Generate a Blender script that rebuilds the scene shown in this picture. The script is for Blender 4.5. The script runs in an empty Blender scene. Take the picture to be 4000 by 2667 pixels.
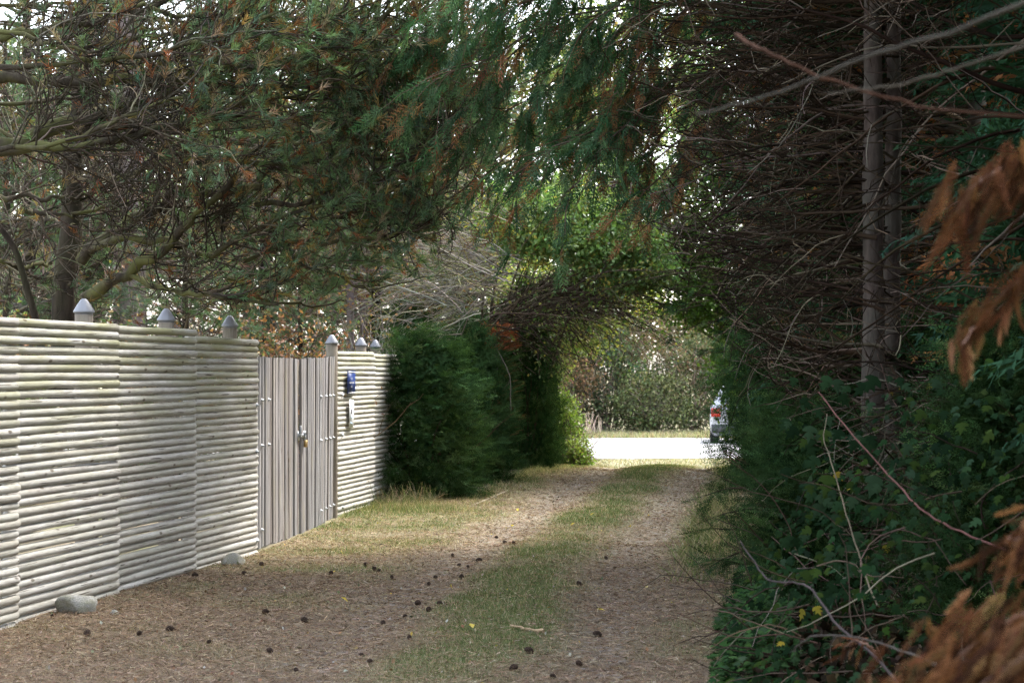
import bpy, math, random
import numpy as np
from mathutils import Vector, Matrix

# ------------------------------------------------------------------ camera, world, sun, exposure
SC = bpy.context.scene
COL = SC.collection
rng = np.random.default_rng(11)
random.seed(11)
CAM_H = 1.55
cam = bpy.data.cameras.new('camera')
cam.sensor_width = 36.0
cam.lens = 70.0
cam.shift_y = 64.0 / 2352.0
cam.clip_start = 0.1
cam.clip_end = 2000.0
cam.dof.use_dof = True
cam.dof.focus_distance = 15.5
cam.dof.aperture_fstop = 5.6
camo = bpy.data.objects.new('camera', cam)
COL.objects.link(camo)
camo.location = (0, 0, CAM_H)
camo.rotation_euler = (math.radians(90), 0, 0)
SC.camera = camo

SUN_DIR = Vector((-0.42, -0.48, -0.77)).normalized()      # direction the light travels
to_sun = -SUN_DIR
SUN_EL = math.asin(to_sun.z)
SUN_AZ = math.atan2(to_sun.x, to_sun.y)                   # clockwise from +Y
world = bpy.data.worlds.new('World')
SC.world = world
world.use_nodes = True
wn = world.node_tree.nodes
wn.clear()
sky = wn.new('ShaderNodeTexSky')
sky.sky_type = 'NISHITA'
sky.sun_disc = False
sky.sun_elevation = SUN_EL
sky.sun_rotation = SUN_AZ
sky.air_density = 1.0
sky.dust_density = 2.5
sky.ozone_density = 1.0
bg = wn.new('ShaderNodeBackground')
bg.inputs['Strength'].default_value = 0.15
wo = wn.new('ShaderNodeOutputWorld')
hs = wn.new('ShaderNodeHueSaturation')        # thin white cloud veil: the whole sky paler
hs.inputs['Saturation'].default_value = 0.45
world.node_tree.links.new(sky.outputs[0], hs.inputs['Color'])
world.node_tree.links.new(hs.outputs[0], bg.inputs[0])
world.node_tree.links.new(bg.outputs[0], wo.inputs[0])

sl = bpy.data.lights.new('sun', 'SUN')
sl.energy = 0.75
sl.angle = math.radians(11.0)
sl.color = (1.0, 0.95, 0.87)
so = bpy.data.objects.new('sun', sl)
COL.objects.link(so)
so.rotation_euler = SUN_DIR.to_track_quat('-Z', 'Y').to_euler()

SC.view_settings.view_transform = 'Standard'
SC.view_settings.look = 'None'
SC.view_settings.gamma = 1.0
SC.view_settings.use_curve_mapping = False
SC.view_settings.exposure = 3.05
SC.render.engine = 'CYCLES'
cy = SC.cycles
cy.max_bounces = 3
cy.diffuse_bounces = 2
cy.use_adaptive_sampling = True
cy.adaptive_threshold = 0.015
cy.glossy_bounces = 2
cy.transmission_bounces = 3
cy.transparent_max_bounces = 4
cy.use_denoising = True
cy.denoising_prefilter = 'NONE'
cy.debug_use_spatial_splits = True
cy.caustics_reflective = False
cy.caustics_refractive = False

# ------------------------------------------------------------------ helpers
F = 4573.0
def at(x, y, d):
    """a direction through the lens measured on the photograph, at a real distance d"""
    return np.array([(x - 1176.0) * d / F, d, CAM_H - (y - 848.0) * d / F])

def norm(v):
    return v / np.maximum(np.linalg.norm(v, axis=-1, keepdims=True), 1e-9)

def vnoise(x, y, s, seed=0):
    x = np.asarray(x, float) / s
    y = np.asarray(y, float) / s
    xi = np.floor(x).astype(np.int64)
    yi = np.floor(y).astype(np.int64)
    fx = x - xi
    fy = y - yi
    fx = fx * fx * (3 - 2 * fx)
    fy = fy * fy * (3 - 2 * fy)
    def h(a, b):
        n = (a * 374761393 + b * 668265263 + seed * 69069) & 0x7fffffff
        n = ((n ^ (n >> 13)) * 1274126177) & 0x7fffffff
        return ((n ^ (n >> 16)) & 0xffff) / 65535.0
    return (h(xi, yi) * (1 - fx) + h(xi + 1, yi) * fx) * (1 - fy) + (h(xi, yi + 1) * (1 - fx) + h(xi + 1, yi + 1) * fx) * fy

def fnoise(x, y, s, seed=0):
    return 0.55 * vnoise(x, y, s, seed) + 0.3 * vnoise(x, y, s * .47, seed + 1) + 0.15 * vnoise(x, y, s * .21, seed + 2)

class Geo:
    def __init__(self):
        self.V, self.T, self.Q, self.C, self.n = [], [], [], [], 0
    def add(self, V, T=None, Q=None, C=None):
        V = np.asarray(V, float).reshape(-1, 3)
        if T is not None and len(T):
            self.T.append(np.asarray(T, np.int64).reshape(-1, 3) + self.n)
        if Q is not None and len(Q):
            self.Q.append(np.asarray(Q, np.int64).reshape(-1, 4) + self.n)
        if C is None:
            C = np.ones((len(V), 3)) * .5
        C = np.asarray(C, float)
        if C.ndim == 1:
            C = np.tile(C, (len(V), 1))
        self.C.append(C)
        self.V.append(V)
        self.n += len(V)
        return self
    def mesh(self, name, mat, smooth=False, col=True):
        me = bpy.data.meshes.new(name)
        V = np.concatenate(self.V) if self.V else np.zeros((0, 3))
        T = np.concatenate(self.T) if self.T else np.zeros((0, 3), np.int64)
        Q = np.concatenate(self.Q) if self.Q else np.zeros((0, 4), np.int64)
        me.vertices.add(len(V))
        me.vertices.foreach_set('co', V.astype(np.float32).ravel())
        loops = np.concatenate([T.ravel(), Q.ravel()]).astype(np.int32)
        me.loops.add(len(loops))
        me.loops.foreach_set('vertex_index', loops)
        nt, nq = len(T), len(Q)
        me.polygons.add(nt + nq)
        st = np.concatenate([np.arange(nt) * 3, nt * 3 + np.arange(nq) * 4]).astype(np.int32)
        me.polygons.foreach_set('loop_start', st)
        me.polygons.foreach_set('loop_total', np.concatenate([np.full(nt, 3), np.full(nq, 4)]).astype(np.int32))
        if smooth:
            me.polygons.foreach_set('use_smooth', np.ones(nt + nq, bool))
        if col:
            a = me.color_attributes.new('Col', 'FLOAT_COLOR', 'POINT')
            C = np.concatenate(self.C)
            a.data.foreach_set('color', np.concatenate([C, np.ones((len(C), 1))], 1).astype(np.float32).ravel())
        me.materials.append(mat)
        me.update(calc_edges=True)
        return me

def obj(name, me, parent=None, loc=None, mat4=None):
    o = bpy.data.objects.new(name, me)
    COL.objects.link(o)
    if parent is not None:
        o.parent = parent
    if mat4 is not None:
        o.matrix_local = mat4
    elif loc is not None:
        o.location = tuple(loc)
    return o

def tag(o, label=None, cat=None, group=None, kind=None):
    if label: o['label'] = label
    if cat: o['category'] = cat
    if group: o['group'] = group
    if kind: o['kind'] = kind
    return o

def thing(name, label, cat, loc=(0, 0, 0), rotz=0, group=None, scale=1.0):
    o = bpy.data.objects.new(name, None)
    COL.objects.link(o)
    o.location = tuple(loc)
    o.rotation_euler = (0, 0, rotz)
    o.scale = (scale, scale, scale) if not isinstance(scale, tuple) else scale
    o.empty_display_size = .2
    return tag(o, label, cat, group)

def copy_thing(src, label, loc, rotz=0, scale=1.0, group=None):
    r = src.copy()
    COL.objects.link(r)
    r.location = tuple(loc)
    r.rotation_euler = (0, 0, rotz)
    r.scale = (scale, scale, scale) if not isinstance(scale, tuple) else scale
    r['label'] = label
    if group: r['group'] = group
    for ch in list(src.children):
        c = ch.copy()
        COL.objects.link(c)
        c.parent = r
        for g2 in list(ch.children):
            d = g2.copy()
            COL.objects.link(d)
            d.parent = c
    return r

def tubes(P, R, sides=3):
    P = np.asarray(P, float)
    m, n, _ = P.shape
    R = np.broadcast_to(np.asarray(R, float), (m, n))
    T = norm(np.gradient(P, axis=1))
    e = np.tile(np.array([.13, .21, .97]), (m, 1))
    vert = np.abs(norm(P[:, -1] - P[:, 0])[:, 2]) > .75
    e[vert] = np.array([.97, .2, .05])
    U = norm(np.cross(T, e[:, None, :]))
    W = np.cross(T, U)
    a = np.arange(sides) / sides * 2 * np.pi
    V = P[:, :, None, :] + R[:, :, None, None] * (np.cos(a)[None, None, :, None] * U[:, :, None, :] + np.sin(a)[None, None, :, None] * W[:, :, None, :])
    i = np.arange(m)[:, None, None] * n * sides
    j = np.arange(n - 1)[None, :, None] * sides
    k = np.arange(sides)[None, None, :]
    k2 = (k + 1) % sides
    Q = np.stack([i + j + k, i + j + k2, i + j + sides + k2, i + j + sides + k], -1).reshape(-1, 4)
    return V.reshape(-1, 3), Q

def add_tubes(geo, P, R, sides=3, C=None):
    V, Q = tubes(P, R, sides)
    if C is not None:
        C = np.asarray(C, float)
        if C.ndim == 2:
            C = np.repeat(C, P.shape[1] * sides, axis=0)
    geo.add(V, Q=Q, C=C)

def walk(S, D, L, n, wig=.25, bias=(0, 0, 0), curl=0.0):
    S = np.asarray(S, float)
    D = norm(np.asarray(D, float))
    m = len(S)
    L = np.broadcast_to(np.asarray(L, float), (m,))
    P = np.zeros((m, n, 3))
    P[:, 0] = S
    axis = norm(rng.normal(size=(m, 3)))
    b = np.asarray(bias, float)
    for i in range(1, n):
        D = norm(D + rng.normal(size=(m, 3)) * wig + b + curl * np.cross(axis, D))
        P[:, i] = P[:, i - 1] + D * (L / (n - 1))[:, None]
    return P

def spawn(P, count, t0=.2, t1=1.0, ang=(.5, 1.1)):
    """child starts and directions from parent paths"""
    m, n, _ = P.shape
    idx = rng.integers(0, m, count)
    t = (t0 + (t1 - t0) * rng.random(count)) * (n - 1)
    i = np.minimum(t.astype(int), n - 2)
    f = (t - i)[:, None]
    A, B = P[idx, i], P[idx, i + 1]
    S = A * (1 - f) + B * f
    T = norm(B - A)
    r = norm(np.cross(T, rng.normal(size=(count, 3))))
    a = (ang[0] + (ang[1] - ang[0]) * rng.random(count))[:, None]
    return S, norm(T * np.cos(a) + r * np.sin(a)), idx

def taper(m, n, r0, r1):
    r0 = np.broadcast_to(np.asarray(r0, float), (m,))[:, None]
    r1 = np.broadcast_to(np.asarray(r1, float), (m,))[:, None]
    t = np.linspace(0, 1, n)[None, :]
    return r0 * (1 - t) + r1 * t

def poly(pts, n=14, jit=0.0):
    """smooth path through (x, y, d) points given as world coordinates"""
    pts = np.asarray(pts, float)
    k = len(pts)
    t = np.linspace(0, k - 1, n)
    out = []
    for tt in t:
        i = min(int(tt), k - 2)
        f = tt - i
        p0, p1, p2, p3 = pts[max(i - 1, 0)], pts[i], pts[i + 1], pts[min(i + 2, k - 1)]
        out.append(.5 * ((2 * p1) + (p2 - p0) * f + (2 * p0 - 5 * p1 + 4 * p2 - p3) * f * f + (3 * p1 - p0 - 3 * p2 + p3) * f ** 3))
    out = np.array(out)
    if jit:
        out[1:-1] += rng.normal(size=(n - 2, 3)) * jit
    return out

def pickcol(n, cols, w, var=.18):
    cols = np.asarray(cols, float)
    w = np.asarray(w, float)
    c = cols[rng.choice(len(cols), n, p=w / w.sum())]
    return np.clip(c * (1 + var * rng.normal(size=(n, 1))) * (1 + .06 * rng.normal(size=(n, 3))), .004, .9)

def leaves(geo, P, size, C, ratio=.55, droop=0.0, fold=.18, up=None):
    """folded four-cornered leaves"""
    n = len(P)
    size = np.broadcast_to(np.asarray(size, float), (n,))[:, None]
    D = rng.normal(size=(n, 3))
    D[:, 2] -= droop
    D = norm(D)
    N = rng.normal(size=(n, 3))
    if up is not None:
        N = N + np.asarray(up) * np.ones((n, 1))
    X = norm(np.cross(N, D))
    N = np.cross(D, X)
    w = size * ratio * .5
    a = P
    b = P + D * size * .5 + X * w + N * size * fold
    c = P + D * size
    d = P + D * size * .5 - X * w + N * size * fold
    V = np.stack([a, b, c, d], 1).reshape(-1, 3)
    i = np.arange(n)[:, None] * 4
    T = np.concatenate([i + np.array([0, 1, 2]), i + np.array([0, 2, 3])])
    geo.add(V, T=T, C=np.repeat(C, 4, axis=0))

def tufts(geo, P, A, k, L, w, C, spread=(.25, 1.0), shoot=.06):
    """bottle-brush tufts of needles round a shoot"""
    m = len(P)
    P = np.repeat(P, k, 0)
    A = np.repeat(norm(A), k, 0)
    C = np.repeat(C, k, 0) * (1 + .16 * rng.normal(size=(m * k, 1)))
    n = m * k
    r = norm(np.cross(A, rng.normal(size=(n, 3))))
    a = (spread[0] + (spread[1] - spread[0]) * rng.random(n))[:, None]
    D = norm(A * np.cos(a) + r * np.sin(a))
    B = P + A * (rng.random((n, 1)) - .7) * shoot
    ll = L * (.7 + .5 * rng.random((n, 1)))
    X = norm(np.cross(D, rng.normal(size=(n, 3)))) * w * .5
    V = np.stack([B - X, B + X, B + D * ll], 1).reshape(-1, 3)
    geo.add(V, T=np.arange(n * 3).reshape(-1, 3), C=np.repeat(np.clip(C, .003, .9), 3, 0))

def place(geo, protoV, protoT, P, D, U, s, C):
    """copies of a small leafy spray: +X of the spray along D, +Z along U"""
    m, k = len(P), len(protoV)
    X = norm(D)
    Y = norm(np.cross(U, X))
    Z = np.cross(X, Y)
    s = np.broadcast_to(np.asarray(s, float), (m,))[:, None, None]
    V = P[:, None, :] + s * (protoV[None, :, 0:1] * X[:, None, :] + protoV[None, :, 1:2] * Y[:, None, :] + protoV[None, :, 2:3] * Z[:, None, :])
    T = (np.arange(m)[:, None, None] * k + protoT[None]).reshape(-1, 3)
    geo.add(V.reshape(-1, 3), T=T, C=np.repeat(C, k, 0))

def cypress_proto(pairs=13, seed=0, sub=3, wd=.022):
    r = np.random.default_rng(seed)
    V, T = [], []
    def tri(a, b, c):
        i = len(V)
        V.extend([a, b, c])
        T.append((i, i + 1, i + 2))
    def blade(p, d, w):
        q = np.array([-d[1], d[0], 0.0])
        q = q / (np.linalg.norm(q) + 1e-9) * w * .5
        tri(p - q, p + q, p + d)
    bend = lambda x, y: -.28 * x * x - .5 * abs(y) * .5
    for i in range(pairs):
        x = .06 + .92 * i / pairs
        for sgn in (-1, 1):
            l = .34 * (1 - x) ** .7 * (.75 + .5 * r.random()) + .04
            a = math.radians(38 + 14 * r.random())
            d = np.array([math.cos(a) * l, sgn * math.sin(a) * l, 0])
            p = np.array([x, 0, 0])
            blade(p, d, wd)
            for j in range(sub):
                f = .25 + .6 * j / sub
                for s2 in (-1, 1):
                    a2 = sgn * a + s2 * math.radians(36)
                    l2 = l * .42 * (1.1 - f)
                    blade(p + d * f, np.array([math.cos(a2) * l2, math.sin(a2) * l2, 0]), wd)
    blade(np.array([0., 0, 0]), np.array([1.0, 0.001, 0]), .02)
    V = np.array(V)
    V[:, 2] = -.25 * V[:, 0] ** 2 - .35 * np.abs(V[:, 1]) + .02 * r.normal(size=len(V))
    return V, np.array(T)

def yew_proto(n=12, side=4, seed=1):
    r = np.random.default_rng(seed)
    V, T = [], []
    def twig(p, d, L, k):
        d = d / np.linalg.norm(d)
        q = np.cross(d, [0, 0, 1.0])
        q /= np.linalg.norm(q) + 1e-9
        for i in range(k):
            for sg in (-1, 1):
                x = p + d * L * (i + .4 * r.random()) / k
                l = .12 * (.7 + .5 * r.random())
                v = (q * sg * .85 + d * .5 + np.array([0, 0, .35 * r.random()])) * l
                h = d * .018
                j = len(V)
                V.extend([x - h, x + h, x + v])
                T.append((j, j + 1, j + 2))
    twig(np.array([0., 0, 0]), np.array([1., 0, 0]), 1.0, n)
    for i in range(side):
        x = .15 + .6 * i / side
        sg = 1 if i % 2 else -1
        twig(np.array([x, 0, 0]), np.array([.75, sg * .6, .12]), .5 * (1 - x * .5), max(4, n // 2))
    return np.array(V), np.array(T)

# ------------------------------------------------------------------ materials
def newmat(name):
    m = bpy.data.materials.new(name)
    m.use_nodes = True
    nt = m.node_tree
    for n in list(nt.nodes):
        nt.nodes.remove(n)
    out = nt.nodes.new('ShaderNodeOutputMaterial')
    return m, nt, out

def N(nt, t, **kw):
    n = nt.nodes.new(t)
    for k, v in kw.items():
        if k in ('operation', 'blend_type', 'data_type', 'feature', 'attribute_name', 'noise_dimensions', 'distance', 'layer_name'):
            setattr(n, k, v)
        else:
            n.inputs[k].default_value = v
    return n

def L_(nt, a, b):
    nt.links.new(a, b)

def mixrgb(nt, fac, a, b, mode='MIX'):
    n = nt.nodes.new('ShaderNodeMix')
    n.data_type = 'RGBA'
    n.blend_type = mode
    for s, v in ((n.inputs[0], fac), (n.inputs[6], a), (n.inputs[7], b)):
        if hasattr(v, 'node'):
            L_(nt, v, s)
        elif isinstance(v, (int, float)):
            s.default_value = v
        else:
            s.default_value = (*v, 1)
    return n.outputs[2]

def ramp(nt, fac, stops):
    n = nt.nodes.new('ShaderNodeValToRGB')
    el = n.color_ramp.elements
    while len(el) < len(stops):
        el.new(.5)
    for e, (p, c) in zip(el, stops):
        e.position = p
        e.color = (*c, 1) if not isinstance(c, (int, float)) else (c, c, c, 1)
    L_(nt, fac, n.inputs[0])
    return n.outputs[0]

def leaf_mat(name, trans=.25, rough=.5, spec=.35):
    m, nt, out = newmat(name)
    at_ = N(nt, 'ShaderNodeVertexColor', layer_name='Col')
    if spec > .3:
        p = N(nt, 'ShaderNodeBsdfPrincipled', Roughness=rough)
        p.inputs['Specular IOR Level'].default_value = spec
        L_(nt, at_.outputs[0], p.inputs['Base Color'])
    else:
        p = N(nt, 'ShaderNodeBsdfDiffuse')
        L_(nt, at_.outputs[0], p.inputs[0])
    t = N(nt, 'ShaderNodeBsdfTranslucent')
    c2 = mixrgb(nt, 1.0, at_.outputs[0], (1.25, 1.3, .7), 'MULTIPLY')
    L_(nt, c2, t.inputs[0])
    mx = N(nt, 'ShaderNodeMixShader')
    mx.inputs[0].default_value = trans
    L_(nt, p.outputs[0], mx.inputs[1])
    L_(nt, t.outputs[0], mx.inputs[2])
    L_(nt, mx.outputs[0], out.inputs[0])
    return m

def bark_mat(name, c1, c2, moss=None, mossamt=.5, scale=14, rough=.9, bump=.4, stretch=(1, 1, .25), use_col=False):
    m, nt, out = newmat(name)
    tc = N(nt, 'ShaderNodeTexCoord')
    mp = N(nt, 'ShaderNodeMapping')
    mp.inputs['Scale'].default_value = stretch
    L_(nt, tc.outputs['Object'], mp.inputs[0])
    nz = N(nt, 'ShaderNodeTexNoise', Scale=scale, Detail=5.0, Roughness=.65)
    L_(nt, mp.outputs[0], nz.inputs['Vector'])
    c = ramp(nt, nz.outputs[0], [(.32, c1), (.68, c2)])
    if use_col:
        vc = N(nt, 'ShaderNodeVertexColor', layer_name='Col')
        c = mixrgb(nt, 1.0, c, vc.outputs[0], 'MULTIPLY')
    if moss:
        n2 = N(nt, 'ShaderNodeTexNoise', Scale=3.2, Detail=4.0)
        L_(nt, tc.outputs['Object'], n2.inputs['Vector'])
        f = ramp(nt, n2.outputs[0], [(.42, 0.0), (.62, mossamt)])
        c = mixrgb(nt, f, c, moss)
    p = N(nt, 'ShaderNodeBsdfPrincipled', Roughness=rough)
    p.inputs['Specular IOR Level'].default_value = .05
    L_(nt, c, p.inputs['Base Color'])
    b = N(nt, 'ShaderNodeBump', Strength=bump, Distance=.02)
    L_(nt, nz.outputs[0], b.inputs['Height'])
    L_(nt, b.outputs[0], p.inputs['Normal'])
    L_(nt, p.outputs[0], out.inputs[0])
    return m

def plain(name, c, rough=.5, metal=0.0, spec=.5, noise=.12, nscale=20):
    m, nt, out = newmat(name)
    tc = N(nt, 'ShaderNodeTexCoord')
    nz = N(nt, 'ShaderNodeTexNoise', Scale=nscale, Detail=4.0)
    L_(nt, tc.outputs['Object'], nz.inputs['Vector'])
    lo = tuple(max(0, v * (1 - noise)) for v in c)
    hi = tuple(min(1, v * (1 + noise)) for v in c)
    p = N(nt, 'ShaderNodeBsdfPrincipled', Roughness=rough, Metallic=metal)
    p.inputs['Specular IOR Level'].default_value = spec
    L_(nt, ramp(nt, nz.outputs[0], [(.3, lo), (.7, hi)]), p.inputs['Base Color'])
    L_(nt, p.outputs[0], out.inputs[0])
    return m

def log_mat():
    m, nt, out = newmat('peeled_log')
    tc = N(nt, 'ShaderNodeTexCoord')
    oi = N(nt, 'ShaderNodeObjectInfo')
    off = N(nt, 'ShaderNodeVectorMath', operation='ADD')
    sc = N(nt, 'ShaderNodeVectorMath', operation='SCALE')
    cmb = N(nt, 'ShaderNodeCombineXYZ')
    L_(nt, oi.outputs['Random'], cmb.inputs[0]); L_(nt, oi.outputs['Random'], cmb.inputs[1]); L_(nt, oi.outputs['Random'], cmb.inputs[2])
    L_(nt, cmb.outputs[0], sc.inputs[0]); sc.inputs['Scale'].default_value = 37.0
    L_(nt, tc.outputs['Object'], off.inputs[0]); L_(nt, sc.outputs[0], off.inputs[1])
    def noise(scale, vec, detail=4.0, dist=0.0):
        mp = N(nt, 'ShaderNodeMapping'); mp.inputs['Scale'].default_value = vec
        L_(nt, off.outputs[0], mp.inputs[0])
        z = N(nt, 'ShaderNodeTexNoise', Scale=scale, Detail=detail, Distortion=dist)
        L_(nt, mp.outputs[0], z.inputs['Vector'])
        return z.outputs[0]
    base = ramp(nt, oi.outputs['Random'], [(0.0, (.43, .415, .375)), (.35, (.54, .525, .485)), (.7, (.45, .425, .385)), (1.0, (.58, .57, .54))])
    grain = noise(6, (1.2, 11, 11), 5.0, 1.2)
    c = mixrgb(nt, ramp(nt, grain, [(.40, .0), (.70, .55)]), base, (.25, .22, .185))
    pale = noise(2.2, (1, 3, 3))
    c = mixrgb(nt, ramp(nt, pale, [(.5, 0.0), (.72, .5)]), c, (.68, .67, .64))
    # algae: stronger on the weather side high on the fence nearest the pines
    alg = noise(1.7, (.8, 2.2, 2.2), 3.0)
    geo = N(nt, 'ShaderNodeNewGeometry')
    sep = N(nt, 'ShaderNodeSeparateXYZ'); L_(nt, geo.outputs['Position'], sep.inputs[0])
    hgt = N(nt, 'ShaderNodeMapRange'); hgt.inputs['From Min'].default_value = .7; hgt.inputs['From Max'].default_value = 1.85
    hgt.inputs['To Min'].default_value = .18; hgt.inputs['To Max'].default_value = .75
    L_(nt, sep.outputs[2], hgt.inputs[0])
    am = N(nt, 'ShaderNodeMath', operation='MULTIPLY')
    L_(nt, ramp(nt, alg, [(.38, 0.0), (.66, 1.0)]), am.inputs[0]); L_(nt, hgt.outputs[0], am.inputs[1])
    c = mixrgb(nt, am.outputs[0], c, (.27, .27, .12))
    crack = noise(5, (.42, 17, 17), 2.0, .5)
    c = mixrgb(nt, ramp(nt, crack, [(.655, 0.0), (.68, .85)]), c, (.07, .055, .04))
    mpv = N(nt, 'ShaderNodeMapping'); mpv.inputs['Scale'].default_value = (1.0, 2.6, 2.6)
    L_(nt, off.outputs[0], mpv.inputs[0])
    vo = N(nt, 'ShaderNodeTexVoronoi', Scale=3.6); L_(nt, mpv.outputs[0], vo.inputs['Vector'])
    c = mixrgb(nt, ramp(nt, vo.outputs['Distance'], [(.07, .8), (.13, 0.0)]), c, (.10, .075, .05))
    p = N(nt, 'ShaderNodeBsdfPrincipled', Roughness=.95); p.inputs['Specular IOR Level'].default_value = .08
    L_(nt, c, p.inputs['Base Color'])
    b = N(nt, 'ShaderNodeBump', Strength=.2, Distance=.004); L_(nt, grain, b.inputs['Height']); L_(nt, b.outputs[0], p.inputs['Normal'])
    L_(nt, p.outputs[0], out.inputs[0])
    return m

def board_mat():
    m, nt, out = newmat('weathered_board')
    tc = N(nt, 'ShaderNodeTexCoord')
    oi = N(nt, 'ShaderNodeObjectInfo')
    cmb = N(nt, 'ShaderNodeCombineXYZ')
    L_(nt, oi.outputs['Random'], cmb.inputs[0]); L_(nt, oi.outputs['Random'], cmb.inputs[2])
    sc = N(nt, 'ShaderNodeVectorMath', operation='SCALE'); sc.inputs['Scale'].default_value = 53.0
    L_(nt, cmb.outputs[0], sc.inputs[0])
    off = N(nt, 'ShaderNodeVectorMath', operation='ADD'); L_(nt, tc.outputs['Object'], off.inputs[0]); L_(nt, sc.outputs[0], off.inputs[1])
    mp = N(nt, 'ShaderNodeMapping'); mp.inputs['Scale'].default_value = (34, 34, 1.4); L_(nt, off.outputs[0], mp.inputs[0])
    g = N(nt, 'ShaderNodeTexNoise', Scale=1.0, Detail=6.0, Distortion=.5); L_(nt, mp.outputs[0], g.inputs['Vector'])
    base = ramp(nt, oi.outputs['Random'], [(0, (.165, .16, .16)), (.2, (.26, .255, .255)), (.4, (.21, .185, .17)), (.6, (.30, .295, .295)), (.8, (.19, .19, .195)), (1, (.25, .23, .21))])
    c = mixrgb(nt, ramp(nt, g.outputs[0], [(.38, 0.0), (.72, .65)]), base, (.14, .125, .12))
    c = mixrgb(nt, ramp(nt, g.outputs[0], [(.22, .5), (.42, 0.0)]), c, (.58, .57, .58))
    geo = N(nt, 'ShaderNodeTexNoise', Scale=2.0, Detail=2.0); L_(nt, off.outputs[0], geo.inputs['Vector'])
    c = mixrgb(nt, ramp(nt, geo.outputs[0], [(.55, 0.0), (.75, .4)]), c, (.30, .27, .16))
    vo = N(nt, 'ShaderNodeTexVoronoi', Scale=1.0)
    mv = N(nt, 'ShaderNodeMapping'); mv.inputs['Scale'].default_value = (9, 9, 3.5); L_(nt, off.outputs[0], mv.inputs[0]); L_(nt, mv.outputs[0], vo.inputs['Vector'])
    c = mixrgb(nt, ramp(nt, vo.outputs['Distance'], [(.07, .7), (.13, 0.0)]), c, (.09, .06, .045))
    p = N(nt, 'ShaderNodeBsdfPrincipled', Roughness=.95); p.inputs['Specular IOR Level'].default_value = .08
    L_(nt, c, p.inputs['Base Color'])
    b = N(nt, 'ShaderNodeBump', Strength=.3, Distance=.006); L_(nt, g.outputs[0], b.inputs['Height']); L_(nt, b.outputs[0], p.inputs['Normal'])
    L_(nt, p.outputs[0], out.inputs[0])
    return m

def ground_mat():
    m, nt, out = newmat('lane_ground')
    tc = N(nt, 'ShaderNodeTexCoord')
    vc = N(nt, 'ShaderNodeVertexColor', layer_name='Col')
    def nz(s, d=6.0, vec=None):
        z = N(nt, 'ShaderNodeTexNoise', Scale=s, Detail=d, Roughness=.65)
        L_(nt, tc.outputs['Object'], z.inputs['Vector'])
        return z.outputs[0]
    sep = N(nt, 'ShaderNodeSeparateColor'); L_(nt, vc.outputs[0], sep.inputs[0])      # R bare track, G green, B sunburnt straw
    fine = nz(90, 4.0); mid = nz(14)
    soil = ramp(nt, fine, [(.3, (.06, .044, .032)), (.5, (.145, .107, .075)), (.72, (.27, .21, .15))])
    straw = ramp(nt, fine, [(.3, (.13, .105, .065)), (.55, (.29, .245, .165)), (.75, (.43, .38, .28))])
    green = ramp(nt, fine, [(.3, (.05, .06, .025)), (.6, (.14, .16, .06)), (.78, (.28, .26, .13))])
    grav = ramp(nt, nz(150, 3.0), [(.3, (.14, .13, .13)), (.5, (.30, .29, .29)), (.7, (.55, .54, .53))])
    c = mixrgb(nt, sep.outputs[2], soil, straw)
    c = mixrgb(nt, sep.outputs[1], c, green)
    gm = N(nt, 'ShaderNodeMath', operation='MULTIPLY'); L_(nt, sep.outputs[0], gm.inputs[0]); L_(nt, ramp(nt, mid, [(.50, 0.0), (.66, .6)]), gm.inputs[1])
    c = mixrgb(nt, gm.outputs[0], c, grav)
    p = N(nt, 'ShaderNodeBsdfPrincipled', Roughness=.95); p.inputs['Specular IOR Level'].default_value = .15
    L_(nt, c, p.inputs['Base Color'])
    b = N(nt, 'ShaderNodeBump', Strength=.5, Distance=.02); L_(nt, fine, b.inputs['Height']); L_(nt, b.outputs[0], p.inputs['Normal'])
    L_(nt, p.outputs[0], out.inputs[0])
    return m

M = {}
M['leaf'] = leaf_mat('leaf', .2, .5, .3)
M['needle'] = leaf_mat('needle', .12, .45, .3)
M['broad'] = leaf_mat('broad_leaf', .4, .45, .4)
M['ivy'] = leaf_mat('ivy_leaf', .10, .5, .2)
M['dead'] = leaf_mat('dead_frond', .25, .8, .1)
M['grass'] = leaf_mat('grass_blade', .3, .6, .25)
M['litter'] = leaf_mat('litter', .05, .8, .15)
M['bark'] = bark_mat('mossy_pine_bark', (.022, .018, .013), (.085, .072, .052), (.12, .125, .045), .75)
M['barkdark'] = bark_mat('pine_trunk_bark', (.012, .010, .008), (.055, .043, .033), (.045, .05, .022), .35, 9, bump=.9)
M['twig'] = bark_mat('twig_bark', (.55, .55, .55), (1.2, 1.2, 1.2), None, 0, 8, use_col=True)
M['trunkred'] = bark_mat('cypress_bark', (.03, .022, .019), (.105, .08, .068), (.085, .085, .07), .6, 14, bump=.9)
M['trunkpale'] = bark_mat('pale_bark', (.11, .085, .08), (.25, .205, .195), None, 0, 6)
M['log'] = log_mat()
M['board'] = board_mat()
M['ground'] = ground_mat()
M['post'] = bark_mat('post_wood', (.12, .10, .085), (.27, .23, .19), (.2, .2, .12), .3, 9, .85, .25, (3, 3, .3))
M['zinc'] = plain('zinc_cap', (.20, .205, .22), .5, .35, .5, .06, 9)
M['steel'] = plain('galvanised_steel', (.34, .36, .38), .4, .7)
M['brass'] = plain('brass', (.48, .33, .14), .4, .8)
M['blue'] = plain('blue_enamel', (.014, .035, .15), .35, 0, .5, .04)
M['white'] = plain('white_paint', (.78, .78, .77), .5, 0, .4, .04)
M['ink'] = plain('dark_ink', (.05, .05, .07), .6)
M['paleblue'] = plain('pale_blue_print', (.45, .58, .75), .6)
M['stone'] = bark_mat('granite', (.2, .195, .17), (.46, .45, .41), (.24, .24, .13), .4, 16, .9, .5, (1, 1, 1))
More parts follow.
